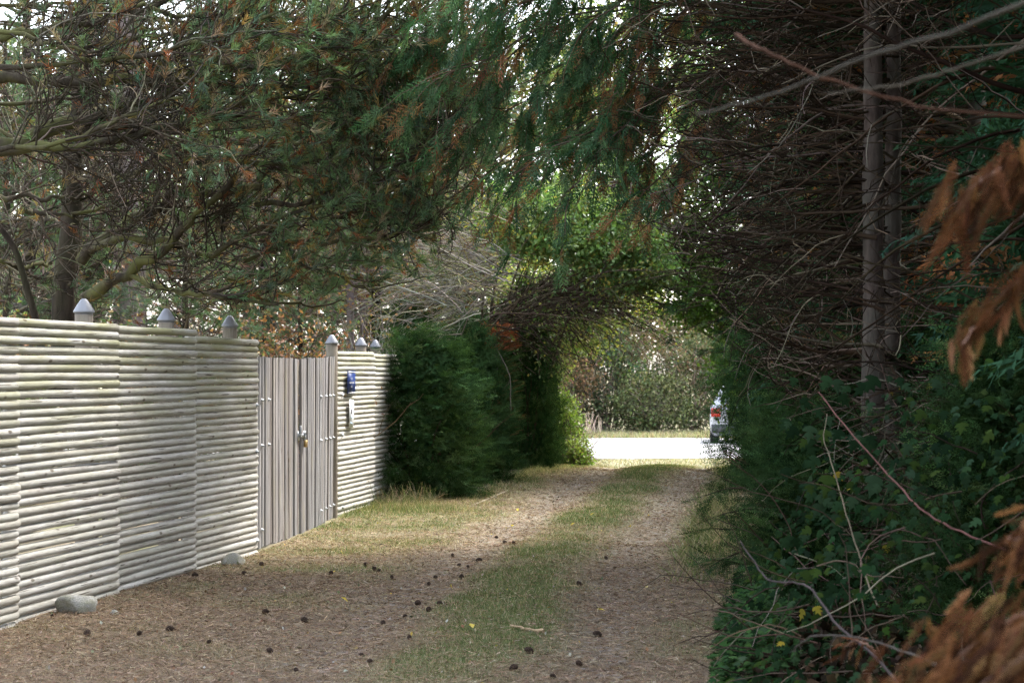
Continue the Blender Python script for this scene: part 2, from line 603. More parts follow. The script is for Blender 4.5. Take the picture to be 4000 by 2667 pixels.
M['cone'] = plain('pine_cone', (.055, .036, .026), .8, 0, .2, .4, 40)

# ------------------------------------------------------------------ ground, road
def lane_c(y):
    return np.interp(y, [0, 8, 10, 12, 15, 18, 21, 25, 29, 34, 42, 60], [-.8, -.45, -.32, -.15, .10, .42, .78, 1.32, 1.95, 2.6, 3.1, 3.6])

def lane_r(y):      # where the lane ends and the right-hand thicket begins
    return np.interp(y, [0, 8, 10, 12, 16, 22, 29, 34, 40], [.9, .95, 1.02, 1.25, 1.75, 2.45, 3.15, 3.7, 5.5])

def gz(x, y):
    x = np.asarray(x, float)
    y = np.asarray(y, float)
    z = np.interp(y, [0, 12, 16, 19, 22, 25, 28, 30.5, 33, 36, 42, 52, 60, 75, 300], [.0, 0, -.04, -.09, -.09, -.06, 0, .02, -.07, -.2, -.33, -.42, -.40, -.3, 0])
    near = np.clip((42 - y) / 6, 0, 1)
    u = np.abs(x - lane_c(y)) - .72
    z = z - .035 * np.exp(-(u / .24) ** 2) * near
    z = z + .03 * np.exp(-((x - lane_c(y)) / .35) ** 2) * near
    z = z + .22 * np.clip((x - lane_r(y) - .1) / 1.5, 0, 1) * near
    z = z + near * ((fnoise(x, y, 1.3, 5) - .5) * .05 + (fnoise(x, y, .3, 9) - .5) * .018)
    return z

def masks(x, y):
    u = np.abs(x - lane_c(y)) - .72
    n1 = fnoise(x, y, .8, 21)
    n2 = fnoise(x, y, 2.2, 31)
    near = np.clip((40 - y) / 5, 0, 1)
    track = np.exp(-(u / .26) ** 2) * near
    mid = np.exp(-((x - lane_c(y)) / .50) ** 2)
    right = np.clip(1 - np.abs(x - lane_c(y) - 1.2) / .45, 0, 1) * np.clip((y - 14) / 3, 0, 1)
    left = np.clip((lane_c(y) - x - .95) / .4, 0, 1) * np.clip((y - 13) / 6, 0, 1)
    green = np.clip((mid * 1.05 + right * .9 + left * .55 * (.4 + n2)) * (.35 + 1.1 * n1) - .1, 0, 1) * (1 - track * .9)
    green = np.clip(green + .5 * np.clip((n1 - .46) * 3, 0, 1) * (1 - track), 0, 1)
    green *= np.clip((y - 9) / 6 + .55, .3, 1)
    straw = np.clip((y - 15.5) / 4, 0, 1) * np.clip(.45 + .9 * (n2 - .3), 0, 1)
    straw = np.clip(straw + .15 * n1, 0, 1)
    far = np.clip((y - 33) / 4, 0, 1)
    green = green * (1 - far) + far * (.25 + .3 * n1)
    straw = straw * (1 - far) + far * .95
    return track, green, straw

gx = np.unique(np.round(np.concatenate([-np.geomspace(6, 220, 26), np.arange(-6, 8.01, .1), np.geomspace(8, 220, 24)]), 4))
gy = np.unique(np.round(np.concatenate([-np.geomspace(2, 60, 8), np.arange(-2, 7, .5), np.arange(7, 44, .14), np.arange(44, 64, .5), np.geomspace(64, 400, 22)]), 4))
XX, YY = np.meshgrid(gx, gy)
ZZ = gz(XX, YY)
tr, gr, st = masks(XX, YY)
V = np.stack([XX, YY, ZZ], -1).reshape(-1, 3)
nx, ny = len(gx), len(gy)
ii, jj = np.meshgrid(np.arange(nx - 1), np.arange(ny - 1))
a = (jj * nx + ii).ravel()
Q = np.stack([a, a + 1, a + nx + 1, a + nx], 1)
g = Geo().add(V, Q=Q, C=np.stack([tr, gr, st], -1).reshape(-1, 3))
ground = tag(obj('ground', g.mesh('ground', M['ground'], True)), kind='structure')

# pale gravel road crossing the end of the lane
mroad, nt, out = newmat('pale_gravel')
tc = N(nt, 'ShaderNodeTexCoord')
z1 = N(nt, 'ShaderNodeTexNoise', Scale=2.0, Detail=8.0, Roughness=.7)
L_(nt, tc.outputs['Object'], z1.inputs['Vector'])
z2 = N(nt, 'ShaderNodeTexNoise', Scale=60.0, Detail=3.0)
L_(nt, tc.outputs['Object'], z2.inputs['Vector'])
c = mixrgb(nt, z2.outputs[0], ramp(nt, z1.outputs[0], [(.3, (.24, .23, .22)), (.7, (.40, .39, .375))]), (.34, .335, .33))
p = N(nt, 'ShaderNodeBsdfPrincipled', Roughness=.9)
L_(nt, c, p.inputs['Base Color'])
L_(nt, p.outputs[0], out.inputs[0])
rx = np.arange(-70, 90.1, .5)
rows = []
for f, e in ((0, 1), (.08, .3), (.5, 0), (.92, .3), (1, 1)):
    y = 41.8 + 14.6 * f + (fnoise(rx, rx * 0 + f * 50, 2.5, 3) - .5) * 1.3 * e
    rows.append(np.stack([rx, y, gz(rx, y) + .012 + .03 * (1 - abs(2 * f - 1))], -1))
V = np.array(rows)
m_ = len(rx)
ii, jj = np.meshgrid(np.arange(m_ - 1), np.arange(4))
a = (jj * m_ + ii).ravel()
tag(obj('road', Geo().add(V.reshape(-1, 3), Q=np.stack([a, a + 1, a + m_ + 1, a + m_], 1)).mesh('road', mroad, True, False)), kind='structure')

# ------------------------------------------------------------------ log fence
def log_mesh(seed, r=.0274, length=1.8):
    q = np.random.default_rng(seed)
    sides, t = 12, np.array([0, .006, .018, .3, .7, 1.1, 1.5, length - .018, length - .006, length])
    rr = r * np.array([.72, .9, 1, 1, 1, 1, 1, 1, .9, .72])
    rr[3:7] *= 1 + .02 * q.normal(size=4)
    cy_ = np.concatenate([[0, 0, 0], q.normal(size=4) * .0011, [0, 0, 0]])
    cz_ = np.concatenate([[0, 0, 0], q.normal(size=4) * .0011, [0, 0, 0]])
    a = np.arange(sides) / sides * 2 * np.pi
    V = np.stack([np.repeat(t[:, None], sides, 1), cy_[:, None] + rr[:, None] * np.cos(a), cz_[:, None] + rr[:, None] * np.sin(a)], -1).reshape(-1, 3)
    n = len(t)
    i, j = np.meshgrid(np.arange(sides), np.arange(n - 1))
    i, j = i.ravel(), j.ravel()
    i2 = (i + 1) % sides
    Q = np.stack([j * sides + i, (j + 1) * sides + i, (j + 1) * sides + i2, j * sides + i2], 1)
    V = np.concatenate([V, [[0, 0, 0], [length, 0, 0]]])
    k = np.arange(sides)
    T = np.concatenate([np.stack([np.full(sides, n * sides), k, (k + 1) % sides], 1), np.stack([np.full(sides, n * sides + 1), (n - 1) * sides + (k + 1) % sides, (n - 1) * sides + k], 1)])
    return Geo().add(V, Q=Q, T=T).mesh('log', M['log'], True, False)

LOGS = [log_mesh(s) for s in range(8)]

def bolt_mesh(s=1.0):
    a = np.arange(10) / 10 * 2 * np.pi
    ring = lambda r, x: np.stack([np.full(10, x), r * np.cos(a), r * np.sin(a)], -1)
    V = np.concatenate([ring(.022 * s, 0), ring(.022 * s, .004), ring(.011 * s, .006), ring(.010 * s, .02), [[.023, 0, 0]]])
    Q, T = [], []
    for j in range(3):
        for i in range(10):
            Q.append((j * 10 + i, j * 10 + (i + 1) % 10, (j + 1) * 10 + (i + 1) % 10, (j + 1) * 10 + i))
    T = [(30 + i, 30 + (i + 1) % 10, 40) for i in range(10)]
    return Geo().add(V, Q=Q, T=T).mesh('bolt', M['steel'], True, False)

BOLT = bolt_mesh()

def lathe(prof, sides=16):
    a = np.arange(sides) / sides * 2 * np.pi
    V = np.concatenate([np.stack([r * np.cos(a), r * np.sin(a), np.full(sides, z)], -1) for r, z in prof])
    Q = [(j * sides + i, j * sides + (i + 1) % sides, (j + 1) * sides + (i + 1) % sides, (j + 1) * sides + i) for j in range(len(prof) - 1) for i in range(sides)]
    return V, Q

CAPM = Geo()
v_, q_ = lathe([(.001, .098), (.012, .097), (.024, .088), (.036, .072), (.073, .012), (.075, .004), (.073, -.002), (.064, -.002), (.062, -.03)], 20)
CAPM = CAPM.add(v_, Q=q_).mesh('cap', M['zinc'], True, False)
v_, q_ = lathe([(.064, -.3), (.064, 1.0), (.064, 1.94), (.05, 1.955), (.001, 1.956)], 18)
POSTM = Geo().add(v_, Q=q_).mesh('post', M['post'], True, False)

def panel(label, A, B, n0, top, count, postpos=None, posttop=None, bolts=()):
    """A, B: ground-plane ends; the far end stands a little proud of the next panel"""
    A, B = np.array(A, float), np.array(B, float)
    d = (B - A) / np.linalg.norm(B - A)
    nrm = np.array([d[1], -d[0]])
    L = np.linalg.norm(B - A)
    t = thing('log_fence_panel', label, 'fence', (A[0], A[1], 0), 0, 'panels of the round-log fence')
    pitch = .056
    for k in range(count):
        z = top - .028 - pitch * k + rng.normal() * .0022
        s = A + nrm * (0.0 + rng.normal() * .003) + d * (rng.normal() * .006)
        e = B + nrm * (.07 + rng.normal() * .004) + d * (.012 + rng.normal() * .006)
        dz = rng.normal() * .003
        dv = Vector((e[0] - s[0], e[1] - s[1], dz))
        ln = dv.length
        X = dv.normalized()
        Y = Vector((0, 0, 1)).cross(X).normalized()
        Z = X.cross(Y)
        ra = random.random() * 6.28
        flip = 1
        R = Matrix((X, Y, Z)).transposed() @ Matrix.Rotation(ra, 3, 'X')
        th = .94 + .11 * random.random()
        mt = Matrix.Translation((s[0] - A[0], s[1] - A[1], z)) @ R.to_4x4() @ Matrix.Diagonal((ln / 1.8, th, th, 1))
        obj('log', LOGS[k * 5 % 8 if k % 3 else random.randrange(8)], t, mat4=mt)
    # upright batten behind the logs
    for f in (.06, .94):
        p_ = A + d * L * f - nrm * .045
        gb = box_geo(.03, .06, (top - .05) + .15)
        o = obj('batten', gb.mesh('batten', M['post'], False, False), t, (p_[0] - A[0], p_[1] - A[1], -.15))
        o.rotation_euler.z = math.atan2(d[1], d[0]) - math.pi / 2
    if postpos is not None:
        po = obj('post', POSTM, t, (postpos[0] - A[0], postpos[1] - A[1], posttop - .098 - 1.956))
        obj('cap', CAPM, po, (0, 0, 1.956))
    for (f, z) in bolts:
        p_ = A + d * L * f + nrm * (.07 * f + .028)
        o = obj('bolt', BOLT, t, (p_[0] - A[0], p_[1] - A[1], z))
        o.rotation_euler = (0, 0, math.atan2(nrm[1], nrm[0]))
    return t

def box_geo(sx, sy, sz, bev=0.0):
    x, y = sx / 2, sy / 2
    V = [(-x, -y, 0), (x, -y, 0), (x, y, 0), (-x, y, 0), (-x, -y, sz), (x, -y, sz), (x, y, sz), (-x, y, sz)]
    Q = [(0, 3, 2, 1), (4, 5, 6, 7), (0, 1, 5, 4), (1, 2, 6, 5), (2, 3, 7, 6), (3, 0, 4, 7)]
    return Geo().add(V, Q=Q)

U = np.array([.257, 1.785])
S0 = np.array([-3.092, 12.14])
S = [S0 + U * k for k in range(-1, 4)]
def pix(x, d):
    return ((x - 1176) * d / F, d)
panel('weathered log fence panel cut off at the left edge, mostly out of view', S[0], S[1], 0, 1.865, 34)
panel('greenish log fence panel standing behind the lichened stone, first full panel', S[1], S[2], 0, 1.868, 34, pix(193, 13.95), 2.046)
panel('pale log fence panel between the greenish panel and the panel beside the gate', S[2], S[3], 0, 1.862, 34, pix(382, 15.85), 2.035)
panel('log fence panel hinged to the gate, with three bolts at its far end', S[3], S[4], 0, 1.815, 34, pix(528, 17.6), 2.027,
      bolts=((.965, 1.235), (.965, .83), (.965, .05)))
R0 = np.array([-1.965, 22.2])
U2 = np.array([.225, 1.786])
panel('log fence panel carrying the blue sign, just past the gate', R0, R0 + U2, 0, 1.752, 33, pix(829, 24.1), 1.934,
      bolts=((.1, 1.26), (.1, .81), (.1, .0)))
panel('log fence panel half hidden behind the big yew bush', R0 + U2, R0 + U2 * 2.0, 0, 1.742, 33, pix(862, 25.9), 1.935)
gp = thing('gate_post', 'capped round post between the gate and the blue sign', 'post', (*pix(762, 22.02), 0))
po = obj('post', POSTM, gp, (0, 0, 1.933 - .098 - 1.956))
obj('cap', CAPM, po, (0, 0, 1.956))

# ------------------------------------------------------------------ board gate, two leaves
def board_mesh(seed, w, h, t=.024):
    q = np.random.default_rng(seed)
    x = np.array([-w / 2, -w / 2 + .006, w / 2 - .006, w / 2])
    f = np.array([.006, 0, 0, .006])
    V, Q = [], []
    zs = [0, h * .33, h * .66, h]
    bow = np.concatenate([[0], q.normal(size=2) * .002, [0]])
    for j, z in enumerate(zs):
        for i in range(4):
            V.append((x[i], -t / 2 + f[i] + bow[j], z))
        V.append((w / 2, t / 2 + bow[j], z))
        V.append((-w / 2, t / 2 + bow[j], z))
    for j in range(3):
        for i in range(6):
            Q.append((j * 6 + i, j * 6 + (i + 1) % 6, (j + 1) * 6 + (i + 1) % 6, (j + 1) * 6 + i))
    g = Geo().add(V, Q=Q)
    g.add([V[18 + i] for i in range(6)], Q=[(0, 1, 2, 3), (0, 3, 4, 5)])
    return g.mesh('board', M['board'], False, False)

def gate_leaf(label, A, B, za, zb, ba, bb, n, bolts, tilt=0.0):
    A, B = np.array(A), np.array(B)
    d = (B - A) / np.linalg.norm(B - A)
    L = np.linalg.norm(B - A)
    t = thing('gate_leaf', label, 'gate', (A[0], A[1], 0), math.atan2(d[1], d[0]), 'two leaves of the board gate')
    w = L / n
    for i in range(n):
        f = (i + .5) / n
        top = za + (zb - za) * f + rng.normal() * .003
        bot = ba + (bb - ba) * f + rng.normal() * .008
        o = obj('board', board_mesh(i + int(100 * L), w - .002 - .003 * random.random(), top - bot), t, (w * (i + .5), rng.normal() * .005, bot))
        o.rotation_euler = (tilt * f, rng.normal() * .002, rng.normal() * .03)
    for z in (.25, 1.3):
        g = box_geo(L - .06, .04, .09)
        obj('rail', g.mesh('rail', M['post'], False, False), t, (L / 2, .06, z))
    for (u, z) in bolts:
        o = obj('bolt', BOLT, t, (u, -.024, z))
        o.rotation_euler = (0, 0, -math.pi / 2)
        o.scale = (1, .8, .9)
    return t

G0, GM, G1 = np.array([-2.315, 17.62]), np.array([-2.13, 19.80]), np.array([-1.985, 21.93])
bl = [(u, z) for z in (1.27, .86, .1) for u in (.04, .36, .66)]
gate_leaf('grey board gate leaf hung beside the long log fence, darker leaf', G0, GM, 1.665, 1.655, -.05, -.10, 24, bl[:-1])
br = [(2.13 - u, z) for z in (1.26, .80, .06) for u in (.06, .32, .6, .95)]
gate_leaf('paler grey board gate leaf next to the capped post, padlock side', GM + np.array([.02, .012]), G1, 1.655, 1.69, -.10, -.085, 24, br, .012)

# hasp and padlock where the leaves meet
hp = at(685, 1000, 19.72)
hasp = thing('hasp', 'galvanised hasp and staple bridging the two gate leaves', 'latch', (GM[0] + .028, GM[1] - .02, hp[2]))
def box_obj(name, parent, sx, sy, sz, loc, mat, rot=(0, 0, 0)):
    o = obj(name, box_geo(sx, sy, sz).mesh(name, mat, False, False), parent, loc)
    o.rotation_euler = rot
    return o
dg = (G1 - G0) / np.linalg.norm(G1 - G0)
hasp.rotation_euler.z = math.atan2(dg[1], dg[0])
box_obj('plate', hasp, .10, .006, .09, (-.13, -.004, -.045), M['steel'])
box_obj('strap', hasp, .30, .008, .035, (.02, -.016, -.018), M['steel'])
box_obj('plate', hasp, .09, .006, .085, (.17, -.006, -.045), M['steel'])
box_obj('peg', hasp, .02, .02, .12, (-.10, -.02, -.02), M['steel'])
ring = [[np.array([.12 + .024 * math.cos(t), -.028, .0 + .034 * math.sin(t)]) for t in np.linspace(0, 2 * math.pi, 13)]]
gg = Geo()
add_tubes(gg, np.array(ring), .007, 6)
obj('staple', gg.mesh('staple', M['steel'], True, False), hasp)
pad = thing('padlock', 'small brass padlock hanging from the gate hasp', 'padlock', (GM[0] + .028 + dg[0] * .12 + dg[1] * .03, GM[1] - .02 + dg[1] * .12 - dg[0] * .03, hp[2] - .10))
pad.rotation_euler.z = math.atan2(dg[1], dg[0])
box_obj('body', pad, .062, .03, .068, (0, 0, -.02), M['brass'])
gg = Geo()
add_tubes(gg, np.array([[np.array([.018 * math.cos(t), 0, .048 + .04 * max(0, math.sin(t))]) for t in np.linspace(0, math.pi, 11)]]), .005, 6)
obj('shackle', gg.mesh('shackle', M['steel'], True, False), pad)

# blue sign and paper notice on the far log panel
d2 = U2 / np.linalg.norm(U2)
n2 = np.array([d2[1], -d2[0]])
rot2 = math.atan2(d2[1], d2[0])
def on_panel(u, z, off=.072):
    p_ = R0 + d2 * u + n2 * off
    return (p_[0], p_[1], z)
sg = thing('house_sign', 'dark blue house sign with white lettering on the log panel', 'sign', on_panel(.50, 1.27), rot2)
box_obj('plate', sg, .40, .012, .26, (0, 0, 0), M['blue'])
box_obj('edge_strip', sg, .37, .003, .008, (0, -.0085, .243), M['white'])
box_obj('edge_strip', sg, .37, .003, .008, (0, -.0085, .010), M['white'])
def glyphs(parent, cx, z, n, w, h, mat):
    """short upright and level strokes set like a line of capitals too far off to read"""
    g = Geo()
    q = np.random.default_rng(n)
    for i in range(n):
        x = cx + (i - (n - 1) / 2) * w * 1.35
        st = [(-.42, 0, .16, 1)] + [s for s in [(.42, 0, .16, 1), (0, .86, .9, .14), (0, .43, .9, .14), (0, 0, .9, .14)] if q.random() < .62]
        for (ox, oz, sw, sh) in st:
            x0, x1 = x + (ox - sw / 2) * w, x + (ox + sw / 2) * w
            z0, z1 = z + oz * h, z + (oz + sh) * h
            k = len(g.V) * .00004
            g.add([(x0, -.0068 - k, z0), (x1, -.0068 - k, z0), (x1, -.0068 - k, z1), (x0, -.0068 - k, z1)], Q=[(0, 1, 2, 3)])
    return obj('lettering', g.mesh('lettering', mat, False, False), parent)
glyphs(sg, 0, .165, 3, .026, .02, M['white'])
glyphs(sg, 0, .120, 8, .026, .02, M['white'])
glyphs(sg, 0, .078, 2, .02, .02, M['white'])
no = thing('paper_notice', 'narrow white paper notice pinned below the blue sign', 'notice', on_panel(.50, .885), rot2)
no.rotation_euler = (0, .06, rot2)
box_obj('sheet', no, .24, .003, .32, (0, 0, 0), M['white'])
box_obj('printed_picture', no, .07, .002, .055, (.005, -.0028, .16), M['ink'])
box_obj('printed_line', no, .11, .002, .018, (0, -.0028, .11), M['paleblue'])
box_obj('printed_line', no, .09, .002, .014, (0, -.0028, .245), M['paleblue'])
box_obj('printed_line', no, .10, .002, .016, (-.02, -.0028, .045), M['paleblue'])

# ------------------------------------------------------------------ shared foliage meshes
CYP_HI = cypress_proto(13, 3, 3)
CYP_LO = cypress_proto(8, 5, 2)
CYP_FINE = cypress_proto(16, 6, 4, .011)
CYP_FINE[0][:, 1] *= .55
YEW_P = yew_proto(8, 3, 2)
YEW_HI = yew_proto(12, 5, 4)
c_cyp = [(.035, .085, .05), (.03, .07, .035), (.05, .10, .055), (.24, .11, .05)]
c_yew = [(.032, .066, .025), (.044, .084, .03), (.018, .04, .015), (.075, .12, .04)]
c_twig = np.array([.15, .125, .10])

def frond_field(geo, P, D, s, proto, cols, w, up=(0, 0, 1), upj=.5):
    n = len(P)
    Uv = norm(np.asarray(up) + rng.normal(size=(n, 3)) * upj)
    place(geo, proto[0], proto[1], P, D, Uv, s, pickcol(n, cols, w))

# --- column cypress, used for the tall row on the right
def make_cypress(label, loc):
    t = thing('cypress_tree', label, 'tree', loc, 0, 'cypresses in the row beside the lane')
    H = 8.2
    g = Geo()
    add_tubes(g, np.array([poly([(0, 0, -.2), (.03, .02, 2), (-.03, .05, 5), (0, 0, H)], 10)]), taper(1, 10, .11, .02), 8)
    obj('trunk', g.mesh('trunk', M['trunkred'], True, False), t)
    n = 1500
    z = .5 + (H - .4) * rng.random(n)
    th = rng.random(n) * 2 * np.pi
    R = 1.35 * np.minimum(1, (H + .3 - z) / 3.5) * np.minimum(1, .45 + z * .4) * (.35 + .7 * rng.random(n) ** .5)
    P = np.stack([R * np.cos(th), R * np.sin(th), z], -1)
    D = np.stack([np.cos(th), np.sin(th), -.35 + .7 * rng.random(n)], -1) + rng.normal(size=(n, 3)) * .3
    g = Geo()
    frond_field(g, P, D, .45 + .35 * rng.random(n), CYP_LO, c_cyp, [.4, .35, .1, .15])
    obj('fronds', g.mesh('fronds', M['leaf']), t)
    g = Geo()
    m = 260
    z = .3 + 7 * rng.random(m)
    th = rng.random(m) * 2 * np.pi
    S_ = np.stack([.06 * np.cos(th), .06 * np.sin(th), z], -1)
    Pw = walk(S_, np.stack([np.cos(th), np.sin(th), .1 + 0 * th], -1), .8 + .7 * rng.random(m), 6, .12)
    add_tubes(g, Pw, taper(m, 6, .012, .004), 3, pickcol(m, [(.16, .11, .08)], [1]))
    obj('twigs', g.mesh('twigs', M['twig']), t)
    return t

cy0 = make_cypress('shorter cypress standing beyond the twin trunks, full green crown', (5.0, 15.6, .1))
cy0.scale = (.62, .62, .62)
for lab, x, y, rz, s in [
    ('cypress farthest back on the right beside the sunlit road', 6.9, 31.5, 1.1, .62),
    ('second cypress from the road on the right', 6.2, 27.5, 2.3, .8),
    ('third cypress from the road, behind the dark yews', 5.6, 23.3, 4.0, .95),
    ('cypress behind the dead twigs, just past the twin trunks', 5.0, 19.4, 5.2, .9),
    ('cypress close behind the right-hand yews, seen through dead twigs', 4.5, 20.9, 1.3, .95),
    ('cypress behind the broad middle yew', 4.95, 25.0, 3.5, .95),
    ('cypress nearest behind the ivy bank on the right', 4.55, 11.6, .7, 1.15),
    ('cypress beside the photographer at the right edge', 4.3, 7.4, 3.3, 1.1),
    ('cypress added for shade between the ivy bank and the twin trunks', 4.95, 13.6, 2.9, 1.1),  # this and the next fill gaps in the row, added for shade
    ('cypress added for shade, set back behind the ivy bank', 4.5, 9.5, 4.6, 1.1),
    ('cypress beside the maple at the right of the opening', 4.75, 29.9, 5.4, .95),
    ('cypress behind the green maple at the lane mouth', 4.9, 28.4, 4.2, .9),
    ('cypress right of the lane mouth nearest the road', 5.3, 33.2, .6, .9),
    ('cypress at the road corner beyond the parked car', 7.4, 37.0, 2.4, .9),
    ('unseen cypress added behind the photographer to darken the lane', .6, -5.0, 2.2, 1.15),  # these four stand out of view, added to block sky light
    ('unseen cypress added for shade behind the photographer on the left', -2.2, -4.2, 5.1, 1.15),
    ('unseen cypress added for shade left of the photographer', -5.6, 1.0, .5, 1.1),
    ('unseen cypress added for shade on the garden side, left of frame', -5.9, 5.0, 1.8, 1.1),
    ('cypress standing behind the rust coloured fronds', 4.3, 3.0, 5.8, .7)]:
    copy_thing(cy0, lab, (x, y, .1), rz, s)

# --- yew bush
def make_yew(label, loc, n=5200, Rb=.62, H=2.15):
    t = thing('yew_bush', label, 'bush', loc, 0, 'dark yews along the lane')
    g = Geo()
    m = 14
    th = rng.random(m) * 2 * np.pi
    S_ = np.stack([.12 * np.cos(th), .12 * np.sin(th), np.full(m, -.05)], -1)
    Pw = walk(S_, np.stack([.22 * np.cos(th), .22 * np.sin(th), 1 + 0 * th], -1), H * (.3 + .35 * rng.random(m)), 8, .1)
    add_tubes(g, Pw, taper(m, 8, .014, .004), 4, pickcol(m, [(.07, .045, .03)], [1]))
    obj('stems', g.mesh('stems', M['twig'], True), t)
    nc = 300
    zc = H * (rng.random(nc) ** 1.15 * 1.02 - .02)
    tc_ = rng.random(nc) * 2 * np.pi
    prof = np.interp(zc / H, [0, .1, .45, .75, .92, 1], [.95, 1.02, 1, .8, .52, .15])
    Rc = Rb * prof * (.70 + .42 * vnoise(tc_ * 1.6 + 30, zc * 2.2, .8, 4)) * (.78 + .36 * rng.random(nc))
    cen = np.stack([Rc * np.cos(tc_), Rc * np.sin(tc_), zc], -1)
    cdir = np.stack([np.cos(tc_), np.sin(tc_), -.1 + 1.3 * rng.random(nc) - .4 * (zc < .35)], -1) + rng.normal(size=(nc, 3)) * .3
    ccol = pickcol(nc, c_yew, [.4, .3, .2, .1], .25)
    i = rng.integers(0, nc, n)
    u = rng.random((n, 1)) ** .7
    P = cen[i] - norm(cdir[i]) * (1 - u) * .28 + rng.normal(size=(n, 3)) * .055
    P[:, 2] = np.maximum(P[:, 2], -.02)
    D = norm(cdir[i]) + rng.normal(size=(n, 3)) * .55
    g = Geo()
    place(g, YEW_P[0], YEW_P[1], P, D, norm(np.array([0, 0, 1]) + rng.normal(size=(n, 3))), .12 + .09 * rng.random(n), np.clip(ccol[i] * (1 + .2 * rng.normal(size=(n, 1))), .004, .5))
    m = 2600
    z = H * (.02 + .9 * rng.random(m))
    th = rng.random(m) * 2 * np.pi
    R = Rb * np.interp(z / H, [0, .1, .45, .75, .92, 1], [.95, 1.02, 1, .8, .5, .12]) * .62 * rng.random(m) ** .4
    leaves(g, np.stack([R * np.cos(th), R * np.sin(th), z], -1), .09, pickcol(m, c_yew, [.4, .3, .2, .1]), .5)
    obj('foliage', g.mesh('foliage', M['needle']), t)
    return t

yew0 = make_yew('big dark yew bush standing against the end of the log fence', (*at(978, 1130, 25.2)[:2], -.06))
yew0.scale = (1.32, 1.1, .98)
for lab, p_, rz, s in [
    ('yew bush directly behind the big yew, slightly further along', (*at(1078, 1100, 27.6)[:2], -.03), 2.0, (1.0, 1.0, 1.02)),
    ('tall shaded yew beneath the arching twigs on the left', (*at(1200, 1090, 31.2)[:2], 0), 4.1, (.85, 1.0, 1.36)),
    ('deep shaded yew next to the bright shrub', (*at(1225, 1080, 32.8)[:2], -.05), 1.2, (.55, .8, 1.25)),
    ('yew filling the gap behind the big yew and the fence', (-1.5, 29.2, 0), .9, (1.3, 1.1, 1.15)),
    ('shaded yew farther back on the garden side', (-.75, 33.2, -.1), 2.9, (1.3, 1.0, 1.2)),
    ('dark yew rising at the right corner of the lane by the car', (4.55, 31.0, -.1), 3.0, (1.3, 1.5, 1.55)),
    ('broad dark yew in the middle of the right thicket', (3.75, 26.0, 0), 5.0, (1.6, 1.6, 1.6)),
    ('dark yew behind the dead twigs on the right', (3.7, 21.3, .05), 0.6, (1.55, 1.5, 1.7)),
    ('yew reaching over the right verge beside the dry grass', (2.62, 16.2, 0), 2.6, (1.2, 1.1, .82)),
    ('low yew in front of the right verge, near the ivy', (1.98, 12.9, .0), 3.7, (.85, .8, .62)),
    ('yew hidden in shade behind the twin trunks', (3.35, 15.4, .1), 1.9, (1.3, 1.2, .9)),
    ('yew under the rust fronds at the right edge', (2.75, 10.6, .1), .2, (1.2, 1.0, .8))]:
    copy_thing(yew0, lab, p_, rz, s)

# yew sprigs poking out over the lane from the right
def sprigs(label, starts, dirs, L, loc, nside=9, droop=-.03):
    t = thing('yew_branch', label, 'branch', loc, 0, 'yew branches hanging over the right verge')
    loc = np.array(loc)
    S_ = np.array(starts) - loc
    P = walk(S_, np.array(dirs), L, 8, .09, (0, 0, droop))
    for q in range(len(P)):
        g = Geo()
        add_tubes(g, P[q:q + 1], taper(1, 8, .009, .003), 4, np.array([[.06, .045, .03]]))
        obj('stem', g.mesh('stem', M['twig'], True), t)
    g = Geo()
    Sx, Dx, _ = spawn(P, nside * len(P), .1, 1, (.4, .9))
    frond_field(g, Sx, Dx + np.array([0, 0, -.1]), .14 + .1 * rng.random(len(Sx)), YEW_HI, c_yew, [.4, .4, .2, .05], upj=.35)
    frond_field(g, P[:, -1], P[:, -1] - P[:, -2], np.full(len(P), .2), YEW_HI, c_yew, [.4, .4, .2, .05])
    obj('sprays', g.mesh('sprays', M['needle']), t)
    return t

def pts(lst, d):
    return [at(x, y, d + .2 * rng.normal()) for x, y in lst]
sprigs('drooping yew sprigs hanging before the parked car', pts([(1720, 890), (1730, 945), (1700, 850), (1710, 800), (1690, 760), (1740, 985)], 27), [(-1, -.2, -.05), (-1, 0, -.2), (-1, -.1, -.1), (-1, 0, 0), (-1, 0, -.1), (-1, 0, -.25)], .55, (3.1, 27, 0), 10)
sprigs('yew sprigs above the far end of the lane on the right', pts([(1640, 600), (1660, 650), (1630, 690), (1700, 560), (1640, 740), (1610, 700)], 28), [(-1, -.1, .1), (-1, 0, -.1), (-1, 0, -.2), (-1, .1, 0), (-1, 0, -.2), (-1, 0, -.3)], .8, (2.8, 28, 0), 12)
sprigs('low yew sprigs reaching over the dry verge grass', pts([(1750, 1170), (1740, 1220), (1750, 1290), (1760, 1340), (1740, 1120), (1740, 1260)], 14), [(-1, -.2, .15), (-1, 0, .05), (-1, -.2, -.1), (-1, -.1, -.05), (-1, 0, .2), (-1, 0, 0)], .38, (1.8, 14, 0), 9)

